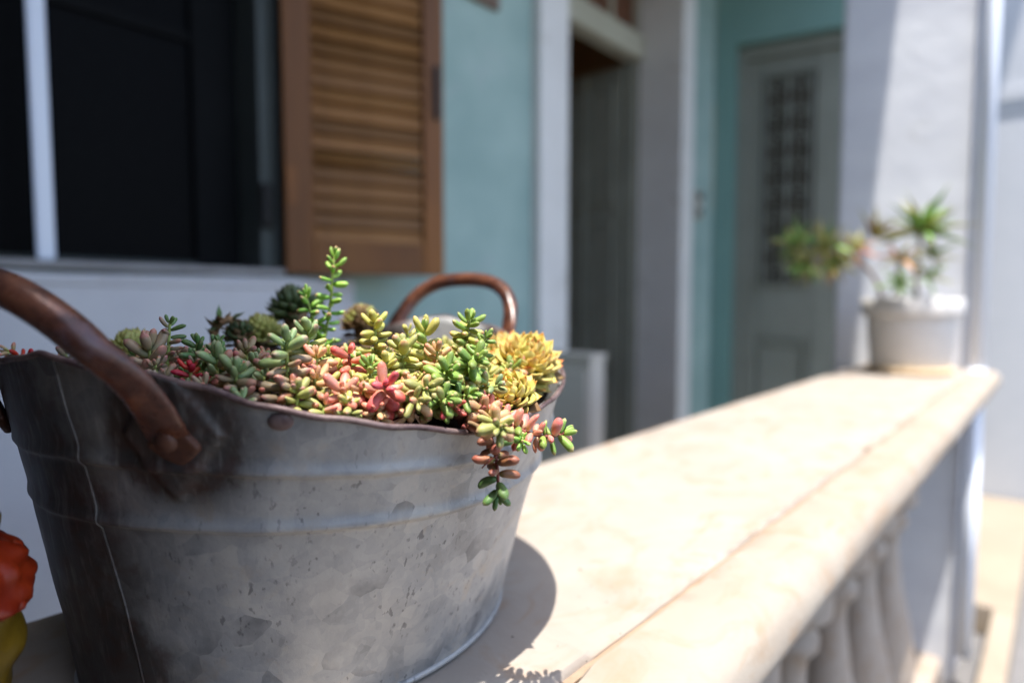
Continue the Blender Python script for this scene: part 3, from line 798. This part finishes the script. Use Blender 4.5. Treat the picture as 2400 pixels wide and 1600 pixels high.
def sprig(label, pts, n, L, pal, low=None, gap=.30, a0=18, a1=88, seed=1, group=None, stem='stem', plump=1.0, tipmin=.42, grow=6, cat='sedum', rstem=.0011, lowk=.55):
    """a jelly-bean sedum shoot: stem along pts (root first, tip last), n leaves spiralling down from the tip"""
    r = random.Random(seed)
    root = thing('sedum_sprig', label, cat, tuple(pts[0]), group)
    org = Vector(pts[0]); N = 40
    path = [bez(pts, i/N) for i in range(N+1)]
    cum = [0]
    for a, b in zip(path, path[1:]): cum.append(cum[-1]+(b-a).length)
    tot = cum[-1]
    MB().tube([p-org for p in path[::4]], [rstem*(1-.35*i/10) for i in range(len(path[::4]))], 7).build('stem', M[stem], root, True)
    L *= 1.07; n = int(n*1.48); lens = []
    for i in range(n): lens.append(L*(tipmin+(1-tipmin)*min(1, (i+1)/grow))*r.uniform(.76, 1.18))
    need = sum(ln*gap*(.35+.65*min(1, (i+1)/grow)) for i, ln in enumerate(lens))
    fit = min(1.0, (tot+L*.1)/need)
    s = 0.0; th = r.uniform(0, 6.28)
    for i in range(n):
        g_ = min(1, (i+1)/grow); ln = lens[i]
        s += ln*gap*(.35+.65*g_)*fit
        q = tot-s+L*.15
        if q < 0: break
        k = next((j for j in range(N) if cum[j+1] >= q), N-1)
        f = min(1.2, (q-cum[k])/max(1e-6, cum[k+1]-cum[k])); p = path[k].lerp(path[k+1], f)
        ax = (path[min(N, k+2)]-path[max(0, k-1)]).normalized()
        e1 = ax.orthogonal().normalized(); e2 = ax.cross(e1)
        th += 2.39996+r.uniform(-.22, .22)
        rad = e1*math.cos(th)+e2*math.sin(th)
        pol = R(a0+(a1-a0)*min(1, i/(grow*1.25))+r.uniform(-9, 9))
        d = ax*math.cos(pol)+rad*math.sin(pol)
        pl = pal if (low is None or r.random() > min(.95, max(0, (i-1.5)/(n*lowk)))) else low
        put_leaf(root, p+rad*rstem*.6-org, d, ax, ln, BEANS[r.randrange(6)], pl, plump*r.uniform(.94, 1.20))
    return root

def base_under(p, dx=0.0, dy=0.0):
    x, y = p[0]+dx, p[1]+dy
    # stay inside the tub
    for _ in range(12):
        r2 = ((x-CX)/RB)**2+((y-CY)/RA)**2
        if r2 < .70: break
        x += (CX-x)*.06; y += (CY-y)*.06
    return Vector((x, y, soil_z(x, y)-.002))

def rosette_sprig(label, tip, **kw):
    tip = Vector(tip); dx = kw.pop('dx', 0.0); dy = kw.pop('dy', 0.0)
    b = base_under(tip, dx, dy)
    mid = Vector((b.x*.6+tip.x*.4+kw.pop('bx', 0), b.y*.6+tip.y*.4, b.z*.45+tip.z*.55))
    return sprig(label, [b, mid, tip], **kw)

# tall bright sprig with its side shoot
sprig('tall bright green sedum sprig with spaced leaves rising highest above the tub', [(-0.3510, 0.2231, -0.0386), (-0.3515, 0.2238, -0.0253), (-0.3447, 0.2314, -0.0040), (-0.3492, 0.2293, 0.0173), (-0.3469, 0.2323, 0.0287)], 24, .0085, 'fresh', low='fresh', gap=.55, a0=12, a1=84, seed=3, plump=.92, tipmin=.5, grow=9)
sprig('short green side sprig leaning left of the tallest sprig', [(-0.3513, 0.2236, -0.0293), (-0.3525, 0.2210, -0.0172), (-0.3540, 0.2180, -0.0053), (-0.3555, 0.2162, 0.0039)], 14, .0088, 'fresh', gap=.34, seed=8, plump=.9)
sprig('small dark green upright sprig alone at the shaded left rim', [(-0.3545, 0.1343, -0.0350), (-0.3546, 0.1351, -0.0234), (-0.3546, 0.1362, -0.0116)], 15, .0068, 'dark', low='mauve', gap=.42, a0=12, a1=86, seed=5, plump=.85)
S = [
 ('mauve brown sedum rosette just right of the near handle', (-0.3514, 0.1247, -0.0231), dict(n=13, L=.0125, pal='mauve', low='mauve', seed=21, gap=.2, a0=10, a1=62)),
 ('small deep red sedum rosette in the shade behind the rim', (-0.3094, 0.1272, -0.0313), dict(n=9, L=.0075, pal='red', seed=22, gap=.15, a0=30, a1=80)),
 ('grey green and mauve sedum rosette right of the red one', (-0.3052, 0.1378, -0.0270), dict(n=12, L=.0110, pal='blue', low='mauve', seed=23, gap=.2, a0=12, a1=74)),
 ('dull green sedum rosette low behind the rim in shade', (-0.2884, 0.1387, -0.0316), dict(n=15, L=.0098, pal='blue', low='mauve', seed=24, gap=.22)),
 ('small dark green sedum tip in shade left of the twisted stalk', (-0.3434, 0.1450, -0.0216), dict(n=12, L=.0075, pal='dark', seed=25, gap=.24)),
 ('small dark green sedum tip at the foot of the twisted stalk', (-0.3399, 0.1546, -0.0215), dict(n=11, L=.0070, pal='dark', seed=26, gap=.24)),
 ('beige green sedum rosette where shade turns to sun', (-0.3139, 0.1569, -0.0249), dict(n=14, L=.0095, pal='mauve', low='rosy', seed=27, gap=.22)),
 ('large dusky green sedum sprig in half shade at the front', (-0.2739, 0.1563, -0.0188), dict(n=17, L=.0118, pal='blue', low='mauve', seed=28, gap=.32, a0=14, a1=96, plump=.95)),
 ('pale green sedum rosette at the foot of the tallest sprig', (-0.3086, 0.1888, -0.0161), dict(n=15, L=.0108, pal='blue', low='olive', seed=29, gap=.24, a0=12, a1=84)),
 ('beige pink sedum rosette beside the coral one', (-0.2781, 0.1745, -0.0266), dict(n=15, L=.0090, pal='peach', low='pink', seed=30, gap=.24)),
 ('coral pink sedum rosette on a bare red stem', (-0.2720, 0.1891, -0.0264), dict(n=9, L=.0105, pal='coral', seed=31, gap=.18, a0=32, a1=100, stem='stem_red', plump=1.2, grow=3)),
 ('salmon pink sedum rosette low at the front rim', (-0.2528, 0.1726, -0.0414), dict(n=11, L=.0102, pal='pink', seed=32, gap=.18, a0=24, a1=96, plump=1.15, grow=4)),
 ('largest bright pink sedum rosette at the front rim', (-0.2372, 0.1850, -0.0395), dict(n=16, L=.0102, pal='coral', low='pink', seed=33, gap=.19, a0=16, a1=100, plump=1.12, grow=5)),
 ('yellow green sedum sprig standing left of the far handle', (-0.2872, 0.2169, -0.0115), dict(n=19, L=.0092, pal='yellow', low='yellow', seed=34, gap=.27)),
 ('small green sedum rosette between the coral and the largest pink one', (-0.2555, 0.1898, -0.0305), dict(n=15, L=.0072, pal='green', low='yellow', seed=35, gap=.25)),
 ('olive and pink sedum rosette in the middle of the mat', (-0.2579, 0.2121, -0.0239), dict(n=16, L=.0100, pal='olive', low='yellow', seed=36, gap=.25, a0=14, a1=92)),
 ('green sedum rosette just left of the dense tall one', (-0.2663, 0.2347, -0.0157), dict(n=14, L=.0110, pal='green', low='yellow', seed=37, gap=.24, a0=14, a1=80)),
 ('peach orange sedum rosette left of the dense green ones', (-0.2482, 0.2269, -0.0261), dict(n=16, L=.0085, pal='peach', low='peach', seed=38, gap=.22)),
 ('dense tall green sedum sprig in front of the far handle', (-0.2428, 0.2462, -0.0099), dict(n=32, L=.0090, pal='green', low='yellow', seed=39, gap=.20, dy=.0, grow=7)),
 ('large dense green sedum rosette at the right of the mat', (-0.2207, 0.2280, -0.0290), dict(n=26, L=.0102, pal='green', low='green', seed=40, gap=.20, a0=20, a1=96, grow=7)),
 ('fresh green sedum rosette low behind the front rim', (-0.2264, 0.2147, -0.0343), dict(n=18, L=.0102, pal='green', low='green', seed=41, gap=.26, a0=14, a1=94)),
 ('green and peach sedum rosette right of the largest pink one', (-0.2264, 0.2008, -0.0412), dict(n=20, L=.0086, pal='olive', low='peach', seed=42, gap=.22, a0=18, a1=100)),
 ('small pale green sedum sprig in front of the yellow houseleeks', (-0.2115, 0.2348, -0.0421), dict(n=14, L=.0080, pal='blue', low='olive', seed=43, gap=.28)),
 ('bluish green sedum tip tucked under the dense green rosette', (-0.2255, 0.2406, -0.0187), dict(n=16, L=.0072, pal='green', seed=44, gap=.22)),
 ('small reddish sedum tip at the far left of the rim', (-0.4494, 0.0859, -0.0280), dict(n=10, L=.0075, pal='rosy', low='red', seed=45, gap=.22)),
 ('small brownish sedum tip under the near handle', (-0.4127, 0.1044, -0.0282), dict(n=9, L=.0075, pal='mauve', seed=46, gap=.22)),
 ('pale green sedum tip behind the yellow green sprig', (-0.2891, 0.2413, -0.0173), dict(n=12, L=.0075, pal='yellow', seed=47, gap=.24)),
 ('pink tipped sedum rosette peeping over the middle of the front rim', (-0.2167, 0.2098, -0.0494), dict(n=10, L=.0075, pal='coral', low='green', seed=48, gap=.2)),
]
S += [
 ('peach sedum rosette leaning over the front rim below the olive one', (-0.2254, 0.1946, -0.0468), dict(n=14, L=.0088, pal='olive', low='peach', seed=81, gap=.2, a0=24, a1=104)),
 ('mid green sedum sprig filling the dip behind the front rim', (-0.2188, 0.2057, -0.0463), dict(n=16, L=.0086, pal='green', low='olive', seed=82, gap=.22)),
 ('dark green sedum sprig under the large dense green rosette', (-0.2155, 0.2178, -0.0453), dict(n=18, L=.0088, pal='green', low='dark', seed=83, gap=.22)),
 ('beige sedum rosette at the front rim right of the dusky sprig', (-0.2650, 0.1652, -0.0361), dict(n=15, L=.0086, pal='peach', low='rosy', seed=84, gap=.22, a0=20, a1=100)),
 ('small brownish sedum rosette at the rim below the dusky sprig', (-0.2649, 0.1545, -0.0394), dict(n=12, L=.0080, pal='mauve', low='burgundy', seed=85, gap=.22)),
 ('yellowish sedum rosette between the two pink ones', (-0.2479, 0.1810, -0.0401), dict(n=13, L=.0074, pal='yellow', low='peach', seed=86, gap=.22)),
 ('pale yellow sedum rosette right of the coral one', (-0.2577, 0.2011, -0.0306), dict(n=14, L=.0082, pal='yellow', low='yellow', seed=87, gap=.22)),
]
for lab, tip, kw in S: rosette_sprig(lab, tip, **kw)
# trailing shoots over the rim
edge = tub_point(R(-2), zrim(R(-2)), 0)
rt = base_under(edge)
sprig('peach coloured sedum rosette hanging over the rim, facing the camera', [rt, edge+Vector((0, 0, .010)), Vector((-0.2019, 0.2205, -0.0593)), Vector((-0.1899, 0.2125, -0.0573))], 24, .0088, 'olive', low='peach', gap=.15, a0=22, a1=104, seed=51, grow=9, plump=1.05)
sprig('sedum shoot trailing out level to the right, red turning green', [rt, edge+Vector((0, .004, .012)), Vector((-0.1979, 0.2288, -0.0651)), Vector((-0.1917, 0.2457, -0.0692)), Vector((-0.1862, 0.2548, -0.0656))], 46, .0088, 'green', low='pink', lowk=.28, gap=.17, a0=18, a1=96, seed=52, grow=7, plump=1.0, stem='stem_red')
sprig('dark red and green sedum shoot hanging straight down from the rim', [rt, edge+Vector((.002, -.002, .012)), Vector((-0.1972, 0.2159, -0.0679)), Vector((-0.1976, 0.2199, -0.0788)), Vector((-0.1993, 0.2200, -0.0914))], 30, .0096, 'dark', low='burgundy', lowk=.3, gap=.21, a0=22, a1=92, seed=53, grow=7, plump=1.08, stem='stem_red')
sprig('tiny bright green sedum tip sprouting on the trailing shoot', [Vector((-0.1982, 0.2361, -0.0695)), Vector((-0.1938, 0.2309, -0.0672)), Vector((-0.1897, 0.2267, -0.0639))], 9, .0045, 'fresh', gap=.3, seed=54, plump=.95)

# low sprigs packed between the others
fill = random.Random(77); placed = []
PALS_SUN = ['yellow', 'yellow', 'olive', 'peach', 'olive', 'rosy', 'green', 'pink', 'yellow', 'green']
tries = 0
while len(placed) < 135 and tries < 9000:
    tries += 1
    a = fill.uniform(-100, 55); rr_ = math.sqrt(fill.uniform(.16, .84 if -45 < a < 40 else .72))
    if len(placed) < 7: a, rr_ = -26+len(placed)*5.5, .885
    x, y = CX+RB*rr_*math.cos(R(a)), CY+RA*rr_*math.sin(R(a))
    if len(placed) >= 7 and any((x-p)**2+(y-q)**2 < .0098**2 for p, q in placed): continue
    placed.append((x, y))
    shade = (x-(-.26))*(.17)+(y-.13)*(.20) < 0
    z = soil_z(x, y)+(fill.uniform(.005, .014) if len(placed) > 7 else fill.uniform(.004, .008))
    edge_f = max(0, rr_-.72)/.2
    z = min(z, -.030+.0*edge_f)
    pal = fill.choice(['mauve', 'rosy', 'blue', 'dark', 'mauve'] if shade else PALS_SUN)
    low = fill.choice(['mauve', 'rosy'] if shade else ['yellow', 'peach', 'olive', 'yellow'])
    tipv = Vector((x+fill.uniform(-.004, .006), y+fill.uniform(-.006, .004), z))
    b = Vector((x, y, soil_z(x, y)-.003))
    word = {'yellow': 'yellow green', 'olive': 'olive', 'peach': 'peach', 'rosy': 'rosy green', 'green': 'green', 'pink': 'pink', 'mauve': 'mauve', 'blue': 'grey green', 'dark': 'dark green'}[pal]
    where = ('near the rusty near handle' if a < -62 else 'along the shaded front rim' if rr_ > .7 else 'in the shaded middle') if shade else \
            ('beside the yellow houseleeks' if a > 12 else 'just inside the sunlit front rim' if rr_ > .72 else 'in the sunny middle of the mat')
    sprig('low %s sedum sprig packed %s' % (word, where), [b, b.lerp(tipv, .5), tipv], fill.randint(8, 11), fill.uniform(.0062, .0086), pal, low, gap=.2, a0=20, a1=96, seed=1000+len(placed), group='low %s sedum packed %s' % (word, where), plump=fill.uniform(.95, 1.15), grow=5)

# houseleeks
def houseleek(label, c, rad, axis, n, pal, pal2=None, seed=1, cat='houseleek', width=.30, dead=0, spread=118, name='houseleek', skirt=14):
    r = random.Random(seed); c = Vector(c); axis = Vector(axis).normalized()
    b = base_under(c); b.z = min(b.z, c.z-rad*.4)
    root = thing(name, label, cat, tuple(b))
    MB().tube([Vector((0, 0, 0)), (c-b)*.5+Vector((.001, .001, 0)), c-b+axis*rad*.2], [rad*.3, rad*.4, rad*.5], 10).build('stem', M['stem_dry'], root, True)
    e1 = axis.orthogonal().normalized(); e2 = axis.cross(e1)
    for i in range(n):
        t = (i+.5)/n; pol = R(4+spread*t**.62); th = i*2.39996+r.uniform(-.1, .1)
        lat = e1*math.cos(th)+e2*math.sin(th)
        rd = axis*math.cos(pol)+lat*math.sin(pol); up_t = axis*math.sin(pol)-lat*math.cos(pol)
        d = (rd*(.62+.25*t)+up_t*(.75-.35*t)+axis*.15).normalized()
        ln = rad*(.42+.26*t)*r.uniform(.88, 1.15)
        p = rd*rad*(.52+.06*t)
        pl = pal2 if (pal2 and r.random() < .35) else pal
        if dead and t > 1-dead: pl = 'dry'
        put_leaf(root, c-b+p, d, axis-lat*.2, ln, ('point', width, .16, .32), pl, r.uniform(.95, 1.15))
    for i in range(skirt):
        t = (i+.5)/skirt; th = i*2.39996; lat = e1*math.cos(th)+e2*math.sin(th)
        p = (c-b)*(1-t*.85)-axis*rad*.25+lat*rad*.35
        put_leaf(root, p, lat+Vector((0, 0, .25-.5*t)), axis, rad*.75*r.uniform(.8, 1.1), ('point', width, .12, .3), r.choice(['dry', pal, 'dry']))
    return root
houseleek('large yellow houseleek rosette at the right end of the tub', (-0.2541, 0.3068, -0.0391), .0225, (.5, -.25, .85), 70, 'semp', 'semp2', 61, dead=.05, width=.40)
houseleek('smaller yellow houseleek rosette below the large one at the rim', (-0.2293, 0.2636, -0.0527), .0165, (.3, -.6, .75), 54, 'semp', 'semp2', 62, dead=.06, width=.40)
houseleek('golden houseleek rosette half hidden behind the dense green sedum', (-0.2814, 0.3167, -0.0353), .017, (-.1, -.2, 1), 50, 'semp2', 'semp', 63)
houseleek('round pale green houseleek ball in the shade behind the near handle', (-0.4401, 0.1468, -0.0301), .0150, (.1, -.3, .95), 90, 'sempg', None, 64, width=.34)
houseleek('yellowish houseleek ball in the shade at the back', (-0.4232, 0.2217, -0.0216), .0150, (.1, -.2, .95), 80, 'sempg', None, 65, width=.34)
houseleek('tall dark green spiky houseleek in the shade left of the tallest sprig', (-0.4287, 0.2514, -0.0053), .0205, (-.2, -.2, .95), 70, 'sempd', None, 66, width=.26)
houseleek('brownish houseleek ball in the shade behind the tallest sprig', (-0.3997, 0.2889, -0.0150), .0150, (0, -.2, .95), 70, 'dry', 'sempg', 67, width=.36)
houseleek('low dark houseleek between the twisted stalk and the yellowish ball', (-0.4197, 0.2048, -0.0220), .0115, (0, -.3, .9), 46, 'sempd', 'dry', 68)

# twisted dried flower stalk
dp = [(-0.4176, 0.1918, -0.0405), (-0.4224, 0.1888, -0.0265), (-0.4245, 0.1877, -0.0182), (-0.4205, 0.1916, -0.0131), (-0.4135, 0.1977, -0.0120)]
st = thing('dried_flower_stalk', 'dark twisted dried flower stalk in the shade at the back', 'dried stalk', dp[0])
o0 = Vector(dp[0]); pth = [bez(dp, i/16)-o0 for i in range(17)]
MB().tube(pth, [.0035-.0014*i/16 for i in range(17)], 8).build('stalk', M['stem_dry'], st, True)
r_ = random.Random(4)
for i in range(22):
    p = pth[r_.randrange(6, 17)]
    put_leaf(st, p, Vector((r_.uniform(-1, 1), r_.uniform(-1, 1), r_.uniform(-.5, .9))), Vector((0, 0, 1)), r_.uniform(.006, .012), ('point', .22, .1, .3), r_.choice(['dry', 'sempd', 'dry']))
put_leaf(st, Vector((-0.4205, 0.1916, -0.0131))-o0, Vector((.05, 0, 1)), Vector((1, 0, 0)), .011, ('point', .18, .1, .4), 'dark')

# a dry twig and a few shrivelled leaves lying along the rim
for i, (lab, p, q) in enumerate((('tiny dry twig lying on the front rim beside the trailing shoots', (-0.2125, 0.2141, -0.0576), (-0.2064, 0.2165, -0.0609)), ('thin red aerial root hanging on the trailing shoots', (-0.1932, 0.2139, -0.0697), (-0.2013, 0.2116, -0.0770)))):
    a, b = Vector(p), Vector(q); m_ = (a+b)/2+Vector((.001, 0, .0015))
    tag(MB().tube([bez([a, m_, b], k/8)-a for k in range(9)], .0011 if i == 0 else .00035, 6).build('dry_twig', M['stem_dry' if i == 0 else 'stem_red'], None, True, loc=tuple(a)), lab, 'twig')

cr = MB(); rc = random.Random(31)
for k in range(46):
    if k < 26: x, y = rc.uniform(-.30, -.20), rc.uniform(.16, .42)
    else: y = rc.uniform(.2, 1.3); x = XJ+rc.uniform(-.012, .010)
    if ((x-CX)/BB)**2+((y-CY)/BA)**2 < 1.08: continue
    q = rc.uniform(.0005, .0014); pts_ = [Vector((x, y, LEDGE_Z+.0006+q*.4))+Vector((rc.uniform(-1, 1), rc.uniform(-1, 1), rc.uniform(-.4, .6)))*q for _ in range(5)]
    cr.add(pts_, [(0, 1, 2), (0, 2, 3), (0, 3, 1), (4, 2, 1), (4, 3, 2), (4, 1, 3)])
tag(cr.build('soil_crumbs', M['soil']), 'dark soil crumbs scattered on the sunny ledge beside the tub', 'crumbs', kind='stuff')

# ------------------------------------------------------------------ glazed ornament at the left edge
def glaze(name, c1, c2, c3=None):
    s = Nodes(name); a = s.noise(45, 5, .6); col = s.ramp(a.outputs['Fac'], [(.35, c1), (.65, c2)])
    if c3: col = s.mix(s.ramp(s.noise(60, 4, .6, dist=.5).outputs['Fac'], [(.6, 0.0), (.68, .8)]), col, c3)
    s.bump(s.noise(70, 3, .5).outputs['Fac'], .5, .002)
    return s.set(color=col, rough=.4, spec=.4, coat=.15, coatr=.25)
M['red_glaze'] = glaze('red_glaze', '#6a1508', '#8a2c0c', '#7a5410'); M['yellow_glaze'] = glaze('yellow_glaze', '#54400c', '#6f5612'); M['green_glaze'] = glaze('green_glaze', '#0f5a3a', '#1a7048')
ornl = Vector((-.3525, .0385, LEDGE_Z-.0005))
orn = thing('ceramic_ornament', 'glazed red and yellow lumpy ceramic ornament at the left edge', 'ornament', tuple(ornl))
def lump(prof, c, seg=40, amp=.003, sc_=60, seed=0.0):
    vs = []
    if seg > 30:
        fine = []
        for (r0, z0), (r1, z1) in zip(prof, prof[1:]): fine += [(r0+(r1-r0)*q/5, z0+(z1-z0)*q/5) for q in range(5)]
        prof = fine+[prof[-1]]
    for r, z in prof:
        for k in range(seg):
            a = 2*math.pi*k/seg; v = Vector((r*math.cos(a), r*math.sin(a), z)); nn = Vector((math.cos(a), math.sin(a), 0))
            vs.append(v+nn*(amp*noise.noise(v*sc_+Vector((seed, 0, 0)))*min(1, r/.01))+Vector(c))
    n = len(prof)
    fs = [(i*seg+k, i*seg+(k+1) % seg, (i+1)*seg+(k+1) % seg, (i+1)*seg+k) for i in range(n-1) for k in range(seg)]+[tuple(range(seg)), tuple((n-1)*seg+k for k in range(seg))]
    b = MB(); b.add(vs, fs); return b
lump([(.024, 0), (.026, .004), (.020, .012), (.019, .028), (.023, .046), (.027, .060), (.030, .074), (.029, .084), (.014, .090)], (0, 0, .001), 64, .005, 70).build('foot', M['yellow_glaze'], orn, True)
lump([(.014, .078), (.028, .080), (.0325, .085), (.0335, .091), (.033, .098), (.0305, .105), (.026, .111), (.019, .116), (.008, .119)], (0, 0, .001), 72, .0045, 120, 3).build('red_body', M['red_glaze'], orn, True)
lump([(.008, .108), (.021, .113), (.022, .122), (.016, .131), (.004, .135)], (-.001, 0, .001), amp=.004, seed=5).build('cap', M['yellow_glaze'], orn, True)
for k in range(14):
    a = k*2.4; z = .084+.026*((k*5) % 14)/14; rr_ = .0325-abs(z-.092)*.3
    lump([(.0005, -.003), (.0028, -.0018), (.0034, 0), (.0028, .002), (.0005, .0032)], (rr_*math.cos(a), rr_*math.sin(a), z), 12, 0).build('bump', M['yellow_glaze' if k % 9 == 4 else 'red_glaze'], orn, True)
for k in range(5):
    a = k*1.2566+.4; d = Vector((math.cos(a)*.35, math.sin(a)*.35, 1))
    put_leaf(orn, Vector((.021*math.cos(a), .021*math.sin(a), .016)), d, Vector((math.cos(a), math.sin(a), 0)), .020, ('point', .24, .06, .3), 'dark').data.materials[0]
for o in [c_ for c_ in orn.children if c_.name.startswith('leaf')]:
    o.data = o.data.copy(); o.data.materials[0] = M['green_glaze']

# ------------------------------------------------------------------ potted plant at the far end of the ledge
PP = Vector((-.352, 2.235, LEDGE_Z))
pot = thing('plant_pot', 'whitish round plant pot on a saucer at the far end of the ledge', 'pot', tuple(PP))
MB().lathe([(.02, .0), (.108, 0), (.113, .006), (.113, .020), (.106, .020), (.03, .018)], (0, 0, .001), 48).build('saucer', M['saucer'], pot, True)
MB().lathe([(.02, .0185), (.098, .0185), (.104, .024), (.118, .168), (.118, .1685), (.130, .171), (.132, .177), (.133, .217), (.129, .222), (.119, .221), (.117, .20), (.02, .195)], (0, 0, .001), 56).build('pot_body', M['pot'], pot, True)
tp = MB(); tp.lathe([(.001, .214), (.06, .214), (.1165, .208), (.116, .198), (.02, .197)], (0, 0, .001), 40)
tag(tp.build('pot_soil', M['soil'], None, True, loc=tuple(PP)), 'soil in the plant pot at the far end', 'soil', kind='stuff')
pr = random.Random(9); pb = None
for k in range(16):
    a = pr.uniform(0, 6.28); q = .102*math.sqrt(pr.uniform(.15, .85)); s_ = pr.uniform(.010, .018)
    if pb is None: o = pb = lump([(.05, -.6), (.7, -.45), (1, 0), (.75, .45), (.05, .6)], (0, 0, 0), 14, .15, 2).build('pebble', M['pebble'], None, True)
    else: o = pb.copy(); C.objects.link(o)
    o.location = PP+Vector((q*math.cos(a), q*math.sin(a), .214+s_*.45)); o.scale = (s_, s_*pr.uniform(.7, 1), s_*pr.uniform(.6, .9)); o.rotation_euler = (pr.uniform(-.4, .4), pr.uniform(-.4, .4), a)
    tag(o, 'white pebble on the soil of the far plant pot', 'pebble', 'white pebbles in the far pot')
def spiky(label, path, heads, seed, stemr=.006):
    r = random.Random(seed); root = thing('spiky_succulent', label, 'succulent', tuple(path[0])); o_ = Vector(path[0])
    MB().tube([bez(path, i/12)-o_ for i in range(13)], [stemr*(1-.3*i/12) for i in range(13)], 8).build('stem', M['stem_dry'], root, True)
    for (c, ax, n, ln, pals, spread) in heads:
        c = Vector(c); ax = Vector(ax).normalized(); e1 = ax.orthogonal().normalized(); e2 = ax.cross(e1)
        for i in range(n):
            t = (i+.5)/n; pol = R(8+spread*t); th = i*2.39996
            lat = e1*math.cos(th)+e2*math.sin(th); d = ax*math.cos(pol)+lat*math.sin(pol)
            put_leaf(root, c-o_+lat*.004, d, ax, ln*1.25*r.uniform(.7, 1.1), ('point', .085, -.22, .35), r.choice(pals))
    return root
soil_top = PP+Vector((0, 0, .21))
spiky('upright dark green spiky succulent at the right of the far pot', [soil_top+Vector((.02, -.02, 0)), (-0.3336, 2.1292, 0.0787), (-0.3203, 2.1509, 0.1998)],
      [((-0.3200, 2.1506, 0.1937), (.1, .05, 1), 30, .105, ['pot1', 'pot1', 'pot2'], 95), ((-0.2956, 2.1395, 0.1257), (.5, .1, .6), 14, .065, ['pot1', 'pot2'], 100)], 71)
spiky('yellow green spiky succulent leaning out left of the far pot', [soil_top+Vector((-.07, -.03, 0)), (-0.4026, 2.0430, 0.0778), (-0.4459, 1.9849, 0.1480), (-0.5380, 1.8776, 0.1347)],
      [((-0.5673, 1.8540, 0.1557), (-.6, -.3, .6), 26, .062, ['pot1', 'pot1', 'pot2'], 110), ((-0.5383, 1.8619, 0.1083), (-.5, -.3, -.4), 26, .07, ['pot2', 'pot1', 'pot2'], 100), ((-0.5106, 1.9161, 0.1531), (-.3, -.2, .5), 26, .066, ['pot2', 'pot1'], 120),
       ((-0.4848, 1.9482, 0.1125), (-.2, -.3, -.5), 24, .062, ['pot2', 'pot1', 'pot3', 'pot2'], 110), ((-0.4572, 1.9879, 0.1429), (.2, -.2, .5), 18, .06, ['pot2', 'pot2', 'pot3'], 110), ((-0.4204, 2.0361, 0.1796), (.5, .1, .7), 14, .07, ['pot2', 'dry'], 60)], 72)
spiky('orange tinted succulent in the middle of the far pot', [soil_top+Vector((-.02, -.03, 0)), (-0.3663, 2.0744, 0.0778), (-0.3592, 2.0845, 0.1257)],
      [((-0.3587, 2.0840, 0.1138), (0, 0, 1), 16, .06, ['pot3', 'pot2', 'pot2'], 100), ((-0.3562, 2.0535, 0.0415), (.2, -.4, .5), 14, .05, ['pot1', 'sempd'], 110), ((-0.3022, 2.1288, 0.0659), (.4, -.2, .5), 12, .055, ['pot1', 'pot2'], 110)], 73)
